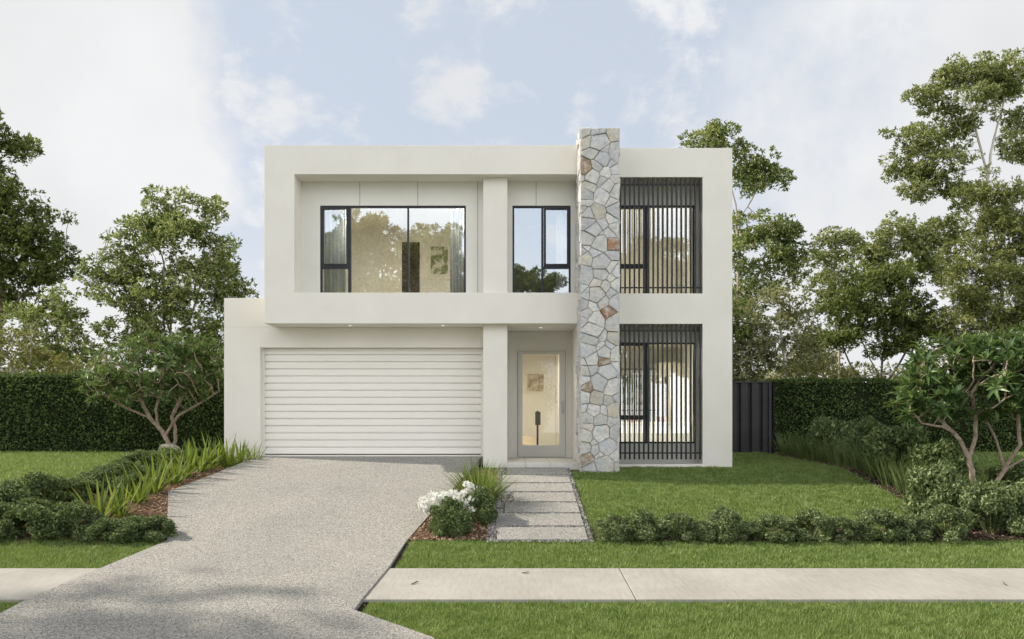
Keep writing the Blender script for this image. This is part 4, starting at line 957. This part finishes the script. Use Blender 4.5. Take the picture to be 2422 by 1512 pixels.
for i, (px, d, w, h, lab) in enumerate([
    (1450, 12.68, 0.62, 0.42, 'low pale shrub next to the stepping slabs'), (1522, 12.72, 0.70, 0.47, 'low pale shrub, second from the stepping slabs'), (1600, 12.68, 0.62, 0.44, 'low pale shrub, third from the stepping slabs'),
    (1715, 12.72, 0.68, 0.52, 'perky low shrub, fourth from the stepping slabs, taller than those beside it'), (1665, 12.68, 0.5, 0.30, 'smallest low shrub in the dip left of the perky one'), (1830, 12.68, 0.70, 0.42, 'low pale shrub, first to the right of the perky one'),
    (1915, 12.72, 0.76, 0.48, 'low pale shrub in the middle of the right front row'), (1990, 12.68, 0.62, 0.38, 'low dull shrub between two higher ones right of the middle'), (2070, 12.72, 0.76, 0.50, 'low pale shrub in front of the leafy bush'),
    (2150, 12.68, 0.66, 0.42, 'low pale shrub in front of the leafy bush, its right neighbour'), (2240, 12.72, 0.78, 0.56, 'low pale shrub leading up to the big right-hand bush'), (1770, 12.68, 0.5, 0.30, 'small low shrub in the dip right of the perky one')]):
    shrub(lab, px, d, w, h, S2, g2, i)
g3 = 'bushes round the right frangipani'
shrub('leafy upright bush at the near end of the rush border', 2222, 13.9, 1.05, 0.95, S2, g3, 1, False)
shrub('big rounded bush in front of the right frangipani stems', 2345, 13.0, 1.05, 0.85, S2, g3, 2)
shrub('bush cut by the right edge, in front of the frangipani', 2425, 13.1, 1.0, 0.85, S2, g3, 0)
shrub('shaded bush behind the right frangipani stems', 2410, 15.6, 1.1, 0.6, S1, g3, 1, False)
shrub('rounded bush standing above the far rushes against the right hedge', 1965, 20.6, 1.35, 1.15, S1, g3, 0, False)
shrub('rounded bush above the middle rushes against the right hedge', 2055, 18.8, 1.3, 1.1, S1, g3, 1, False)
shrub('rounded bush above the near rushes, left of the frangipani', 2135, 17.2, 1.35, 1.1, S1, g3, 0, False)
shrub('bush behind the near rushes under the frangipani crown', 2225, 15.9, 1.2, 0.95, S1, g3, 1, False)
g4 = 'bushes between the drive and the stepping slabs'
shrub('front rounded bush between the drive and the stepping slabs', 1062, 13.0, 0.72, 0.60, S1, g4, 0)
shrub('rear rounded bush beside the stepping slabs, behind its twin', 1133, 13.6, 0.64, 0.62, S1, g4, 2)

def blades_mesh(name, seed, n, L, W, spread, lean, droop, seg=5, fold=0.0):
    rg = np.random.default_rng(seed); V = []; F = []
    for k in range(n):
        a = rg.uniform(0, 2*math.pi); le = rg.uniform(0.1, 1.0)**0.8*lean; l = L*rg.uniform(0.6, 1.1); w = W*rg.uniform(0.7, 1.1)
        p = np.array([math.cos(a), math.sin(a), 0])*spread*rg.uniform(0, 1); t = np.array([math.cos(a)*math.sin(le), math.sin(a)*math.sin(le), math.cos(le)])
        tw = rg.uniform(-0.7, 0.7); sd = np.array([-math.sin(a+tw), math.cos(a+tw), 0]); b = len(V)
        for i in range(seg+1):
            u = i/seg; ww = w*(0.75+0.5*u)*(1-u**2.2)+0.0008
            V += [p-sd*ww/2, p+sd*ww/2]
            p = p+t*l/seg; t = unit(t+np.array([math.cos(a)*0.3, math.sin(a)*0.3, -1.0])*droop*(0.25+u)*rg.uniform(0.7, 1.3)/seg)
        for i in range(seg): F.append((b+2*i, b+2*i+1, b+2*i+3, b+2*i+2))
    return npmesh(name, V, F, 4)
ST = [blades_mesh('strap_plant', 80+i, 32, 0.90, 0.064, 0.11, 0.95, 0.45) for i in range(3)]
for me in ST: me.materials.append(M['leaf_strap'])
for i, (px, d, s, lab) in enumerate([
    (225, 13.55, 0.95, 'bright strap plant, first and leftmost, above the dark front shrubs'), (275, 13.95, 0.9, 'bright strap plant, second from the left end of the row'), (318, 14.9, 0.95, 'bright strap plant by the bare bark mulch'),
    (355, 15.6, 0.95, 'bright strap plant at the driveway kink'), (398, 16.3, 0.95, 'bright strap plant just past the driveway kink'), (432, 16.9, 0.95, 'bright strap plant in the middle of the driveway edge'),
    (462, 17.4, 0.95, 'bright strap plant in front of the frangipani trunk'), (495, 17.8, 0.95, 'bright strap plant third from the garage'), (528, 18.15, 0.95, 'bright strap plant second from the garage'), (556, 18.35, 0.8, 'darker strap plant against the garage wall'), (586, 18.55, 0.7, 'last strap plant, leaning over the drive beside the garage door')]):
    o = link('strap_plant', ST[i % 3], None, None, (X(px+12, d), d-DCAM, gz(d)-0.02)); o.scale = (s, s, s); o.rotation_euler = (0, 0, rnd.uniform(0, 6.28))
    tag(o, lab, 'strap plant', 'strap plants along the drive')
tf = blades_mesh('grass_tuft', 90, 560, 0.95, 0.022, 0.16, 1.0, 0.8, 6); tf.materials.append(M['leaf_tuft'])
o = link('grass_tuft', tf, None, None, (X(1133, 14.6), 14.6-DCAM, gz(14.6)-0.02)); tag(o, 'bright arching grass tuft between the drive and the column', 'ornamental grass')
RU = [blades_mesh('rush_clump', 95+i, 170, 0.80, 0.014, 0.26, 0.5, 0.5, 5) for i in range(3)]
for me in RU: me.materials.append(M['leaf_mat_rush'])
for i, (x, d) in enumerate([(7.75, 22.2), (7.78, 21.2), (7.76, 20.3), (7.78, 19.4), (7.76, 18.5), (7.77, 17.7), (7.76, 16.9), (7.78, 16.2), (7.76, 15.5), (7.8, 14.8), (8.4, 19.0), (8.4, 17.2), (8.4, 15.8), (8.35, 14.5)]):
    lab = ['rush clump at the fence end of the border', 'rush clump second from the fence', 'rush clump below the far rounded bush', 'rush clump just nearer than the far rounded bush', 'rush clump before the middle of the border', 'rush clump at the middle of the border',
           'rush clump after the middle of the border', 'rush clump third from the leafy bush', 'rush clump second from the leafy bush', 'rush clump touching the leafy bush', 'rush clump in the back line below the middle rounded bush', 'rush clump in the back line below the near rounded bush', 'rush clump in the back line left of the frangipani', 'rush clump by the foot of the frangipani'][i]
    o = link('rush_clump', RU[i % 3], None, None, (x, d-DCAM, gz(d)-0.02)); o.rotation_euler = (0, 0, rnd.uniform(0, 6.28)); o.scale = (1.1, 1.1, rnd.uniform(0.78, 0.98)); tag(o, lab, 'rush', 'rushes bordering the right lawn')
def flowers(label, px, d, n, w, h, seed):
    rg = np.random.default_rng(seed); root = empty('flowering_plant', (X(px, d), d-DCAM, gz(d))); tag(root, label, 'flowers')
    st = blades_mesh('stem', seed, 40, h*0.75, 0.010, w*0.25, 0.7, 0.3); link('stem', st, M['leaf_tuft'], root)
    for k in range(n):
        a = rg.uniform(0, 6.28); r = w*0.5*math.sqrt(rg.uniform(0, 1)); c = np.array([r*math.cos(a), r*math.sin(a), h*rg.uniform(0.62, 1.0)*(1-0.25*(r/w*2)**2)])
        m = 30; dirs = unit(rg.normal(size=(m, 3))); P = c+dirs*0.056*rg.uniform(0.5, 1.1, (m, 1))
        V, F = leaves(rg, P, 0.048, 0.7, 0.2, 0.3, axis=dirs); link('flower_head', npmesh('flower_head', V, F, 4), M['petal'], root)
        b = np.array([c[0]*0.3, c[1]*0.3, 0])
        sv = [b+[0.003, 0, 0], b-[0.003, 0, 0], c-[0.002, 0, 0], c+[0.002, 0, 0]]; link('flower_stalk', npmesh('flower_stalk', sv, [(0, 1, 2, 3)], 4), M['leaf_tuft'], root)
flowers('dense white-flowering plant beside the drive edge', 1056, 13.45, 100, 0.92, 0.58, 5)
flowers('sparser white-flowering plant behind the rear rounded bush', 1118, 13.95, 20, 0.5, 0.62, 6)

# ------------------------------------------------------------------ beds, stepping slabs, pebbles, mulch, turf
def sheet(name, poly, mat, lift, kind, step=0.25):
    """ground sheet following the slope inside a plan polygon [(x, d)...] given as left/right edges by d"""
    L, R_ = poly; ds = np.arange(L[0][0], L[-1][0]+1e-6, step); V = []; F = []
    for d in ds: V += [(interp(d, L), d-DCAM, gz(d)+lift), (interp(d, R_), d-DCAM, gz(d)+lift)]
    for j in range(len(ds)-1): F.append((2*j, 2*j+1, 2*j+3, 2*j+2))
    o = link(name, npmesh(name, V, F, 4), mat); tag(o, kind=kind); return o
BED_L = ([(12.6, -9.6), (14, -9.2), (15.5, -8.9), (20.6, -8.6)], [(12.6, -5.38), (12.7, -5.45), (15.57, -6.67), (18.8, -5.95), (18.85, -6.82), (20.6, -6.82)])
BED_M = ([(12.62, -1.66), (17.6, -0.88)], [(12.62, -0.30), (17.6, -0.25)])
BED_R = ([(12.6, 1.42), (13.2, 1.45), (13.25, 7.38), (22.9, 7.36)], [(12.6, 10.4), (14.6, 9.6), (16, 8.9), (22.9, 8.6)])
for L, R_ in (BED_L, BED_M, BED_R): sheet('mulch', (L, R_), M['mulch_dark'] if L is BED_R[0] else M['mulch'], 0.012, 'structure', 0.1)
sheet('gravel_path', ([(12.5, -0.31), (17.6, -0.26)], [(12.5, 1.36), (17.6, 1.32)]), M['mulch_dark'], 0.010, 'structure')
sheet('edge_shade', (DR_R[2:5], [(a, b+0.07) for a, b in DR_R[2:5]]), M['mulch_dark'], 0.006, 'structure', 0.1)  # dark strip stands in for the shade in the gap along the drive
def inside(x, d, bed): return interp(d, bed[0]) + 0.02 < x < interp(d, bed[1]) - 0.02
def chips(name, n, bed, size, mat, seed, lift, thick, keep=None):
    rg = random.Random(seed); m = []; f = []
    d0, d1 = bed[0][0][0], bed[0][-1][0]
    k = 0; tries = 0
    while k < n and tries < n*12:
        tries += 1; d = rg.uniform(d0, d1); x = rg.uniform(min(t[1] for t in bed[0]), max(t[1] for t in bed[1]))
        if not inside(x, d, bed) or (keep and not keep(x, d)): continue
        k += 1; s = size*rg.uniform(0.5, 1.4); c, sn = math.cos(rg.uniform(0, 6.28)), 0; a = rg.uniform(0, 6.28); asp = rg.uniform(0.4, 0.95)
        ax, ay = math.cos(a)*s, math.sin(a)*s; bx, by = -math.sin(a)*s*asp, math.cos(a)*s*asp; t = thick*rg.uniform(0.6, 1.4)
        z = gz(d)+lift+rg.uniform(0, thick); y = d-DCAM; tl = rg.uniform(-0.35, 0.35)*s; b = len(m)
        m += [(x-ax, y-ay, z-tl), (x+bx, y+by, z), (x+ax, y+ay, z+tl), (x-bx, y-by, z), (x-ax*.6, y-ay*.6, z+t-tl*.6), (x+bx*.6, y+by*.6, z+t), (x+ax*.6, y+ay*.6, z+t+tl*.6), (x-bx*.6, y-by*.6, z+t)]
        f += [(b, b+1, b+5, b+4), (b+1, b+2, b+6, b+5), (b+2, b+3, b+7, b+6), (b+3, b, b+4, b+7), (b+4, b+5, b+6, b+7)]
    o = link(name, npmesh(name, m, f, 4), mat); return tag(o, kind='stuff')
tag(chips('bark_chips', 4200, BED_L, 0.026, M['chip'], 1, 0.012, 0.012), 'pinkish bark chips lying in the left garden bed', 'bark mulch')
tag(chips('bark_chips', 2600, BED_M, 0.024, M['chip'], 2, 0.012, 0.012), 'pinkish bark chips lying between the drive and the stepping slabs', 'bark mulch')
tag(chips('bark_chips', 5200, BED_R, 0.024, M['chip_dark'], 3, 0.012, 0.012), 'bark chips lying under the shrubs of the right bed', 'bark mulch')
SLAB = [(17.60, 16.98, -.10), (16.88, 16.25, -.20), (16.15, 15.53, -.20), (15.43, 14.79, 0.03), (14.69, 14.07, -.13), (13.97, 13.28, -.27), (13.17, 12.53, -.24)]
names = ['short stepping slab against the porch step', 'stepping slab second from the porch', 'stepping slab third from the porch', 'stepping slab set furthest back from the white flowers, middle of the path', 'stepping slab fifth from the porch, third from the verge', 'widest stepping slab, second from the verge', 'stepping slab touching the grass verge']
for (d1, d0, xl), lab in zip(SLAB, names):
    a = (xl, d0-DCAM, gz(d0)+0.05); m = MB(); xr = 1.20
    z0, z1 = gz(d0)+0.055, gz(d1)+0.055
    v = [(xl, d0-DCAM, z0), (xr, d0-DCAM, z0), (xr, d1-DCAM, z1), (xl, d1-DCAM, z1)]
    m.v = [(x, y, z-0.08) for x, y, z in v]+v; m.f = [(0, 3, 2, 1), (4, 5, 6, 7), (0, 1, 5, 4), (1, 2, 6, 5), (2, 3, 7, 6), (3, 0, 4, 7)]
    tag(m.build('stepping_slab', M['slab'], bevel=0.006), lab, 'paving slab', 'stepping slabs of the front path')
def off_slab(x, d): return not any(d0 < d < d1 and xl < x < 1.20 for d1, d0, xl in SLAB)
PEB = ([(12.5, -0.42), (17.6, -0.30)], [(12.5, 1.31), (17.6, 1.29)])
tag(chips('pebbles', 6500, PEB, 0.019, M['pebble'], 4, 0.010, 0.016, off_slab), 'grey pebbles filling the gaps round the stepping slabs', 'pebbles')

def turf():
    rg = np.random.default_rng(9); P = []; H = []
    def fill(n, x0, x1, d0, d1, ok, h):
        x = rg.uniform(x0, x1, n); d = rg.uniform(d0, d1, n); k = ok(x, d)
        P.append(np.stack([x[k], d[k]], 1)); H.append(np.full(k.sum(), h))
    I = lambda d, t: np.interp(d, [q[0] for q in t], [q[1] for q in t])
    # front verge, rear verge, right lawn, far lawns
    fill(60000, -1.9, 7.4, 7.6, 9.47, lambda x, d: x > I(d, DR_R)+0.07, 0.045)
    fill(14000, -8.5, -5.7, 7.6, 9.47, lambda x, d: x < I(d, DR_L)-0.02, 0.045)
    fill(48000, -1.7, 9.4, 11.03, 12.58, lambda x, d: (x > I(d, DR_R)+0.07), 0.045)
    fill(22000, -9.5, -5.4, 11.03, 12.66, lambda x, d: (x < I(d, DR_L)-0.02), 0.045)
    fill(90000, 1.29, 7.45, 12.7, 18.1, lambda x, d: (x < 7.37) & ((d < 17.33) | (x > 2.33)) & ((d > 13.0) | (x < 1.3)), 0.045)
    fill(16000, 5.05, 7.4, 18.1, 23.4, lambda x, d: x > 0, 0.055)
    fill(60000, -20, -8.6, 12.7, 24.0, lambda x, d: x < I(d, BED_L[0]), 0.06)
    fill(36000, 8.5, 18, 13.5, 23.8, lambda x, d: x > I(d, BED_R[1]), 0.06)
    P_ = np.concatenate(P); n = len(P_); tuft = np.sin(P_[:, 0]*9.3+np.sin(P_[:, 1]*6.1)*1.7)*np.sin(P_[:, 1]*11.7+np.sin(P_[:, 0]*4.3)*2.1)
    H_ = np.concatenate(H)*rg.uniform(0.5, 1.3, n)*(1.0+0.35*tuft)
    z = np.interp(P_[:, 1], [t[0] for t in T_LAWN], [t[1] for t in T_LAWN])
    a = rg.uniform(0, 2*math.pi, n); w = 0.0045+0.0007*(P_[:, 1]-8).clip(0)
    bx, by = np.cos(a)*w, np.sin(a)*w; lx, ly = rg.normal(0, 0.45, n)*H_, rg.normal(0, 0.45, n)*H_
    V = np.empty((n, 3, 3)); x = P_[:, 0]; y = P_[:, 1]-DCAM
    V[:, 0] = np.stack([x-bx, y-by, z-0.003], 1); V[:, 1] = np.stack([x+bx, y+by, z-0.003], 1); V[:, 2] = np.stack([x+lx, y+ly, z+H_], 1)
    o = link('grass', npmesh('grass', V.reshape(-1, 3), np.arange(n*3).reshape(n, 3), 3), M['grass']); tag(o, 'short mown green grass of the lawns and verges', 'grass', kind='stuff')
turf()
def fallen(px, py, label, s, seed):
    d = 11.0; 
    for _ in range(20): d = 1884*(EYE-(-1.185+(d-9.5)/1.5*0.073))/(py-970)
    rg = random.Random(seed); m = MB(); pts = [(-1, 0, 0.02), (-0.5, 0.32, 0.18), (0.2, 0.36, 0.25), (0.9, 0.12, 0.5), (1.1, 0, 0.62), (0.8, -0.14, 0.3), (0.2, -0.36, 0.12), (-0.5, -0.3, 0.05)]
    m.v = [(0.1, 0, 0.02)] + [(a*s, b*s, c*s) for a, b, c in pts]; m.f = [(0, i+1, (i+1) % 8+1) for i in range(8)]
    o = m.build('fallen_leaf', M['deadleaf'], None, (X(px, d), d-DCAM, -1.185+(d-9.5)/1.5*0.073+0.004)); o.rotation_euler = (0, 0, rg.uniform(0, 6)); o.modifiers.new('body', 'SOLIDIFY').thickness = 0.002
    tag(o, label, 'leaf', 'dry leaves on the footpath')
fallen(978, 1382, 'curled dry leaf on the footpath nearest the drive', 0.045, 1)
fallen(1240, 1356, 'curled dry leaf at the grass edge of the footpath below the stepping slabs', 0.045, 2)
fallen(2378, 1384, 'flat dry leaf on the footpath near the right edge', 0.04, 3)
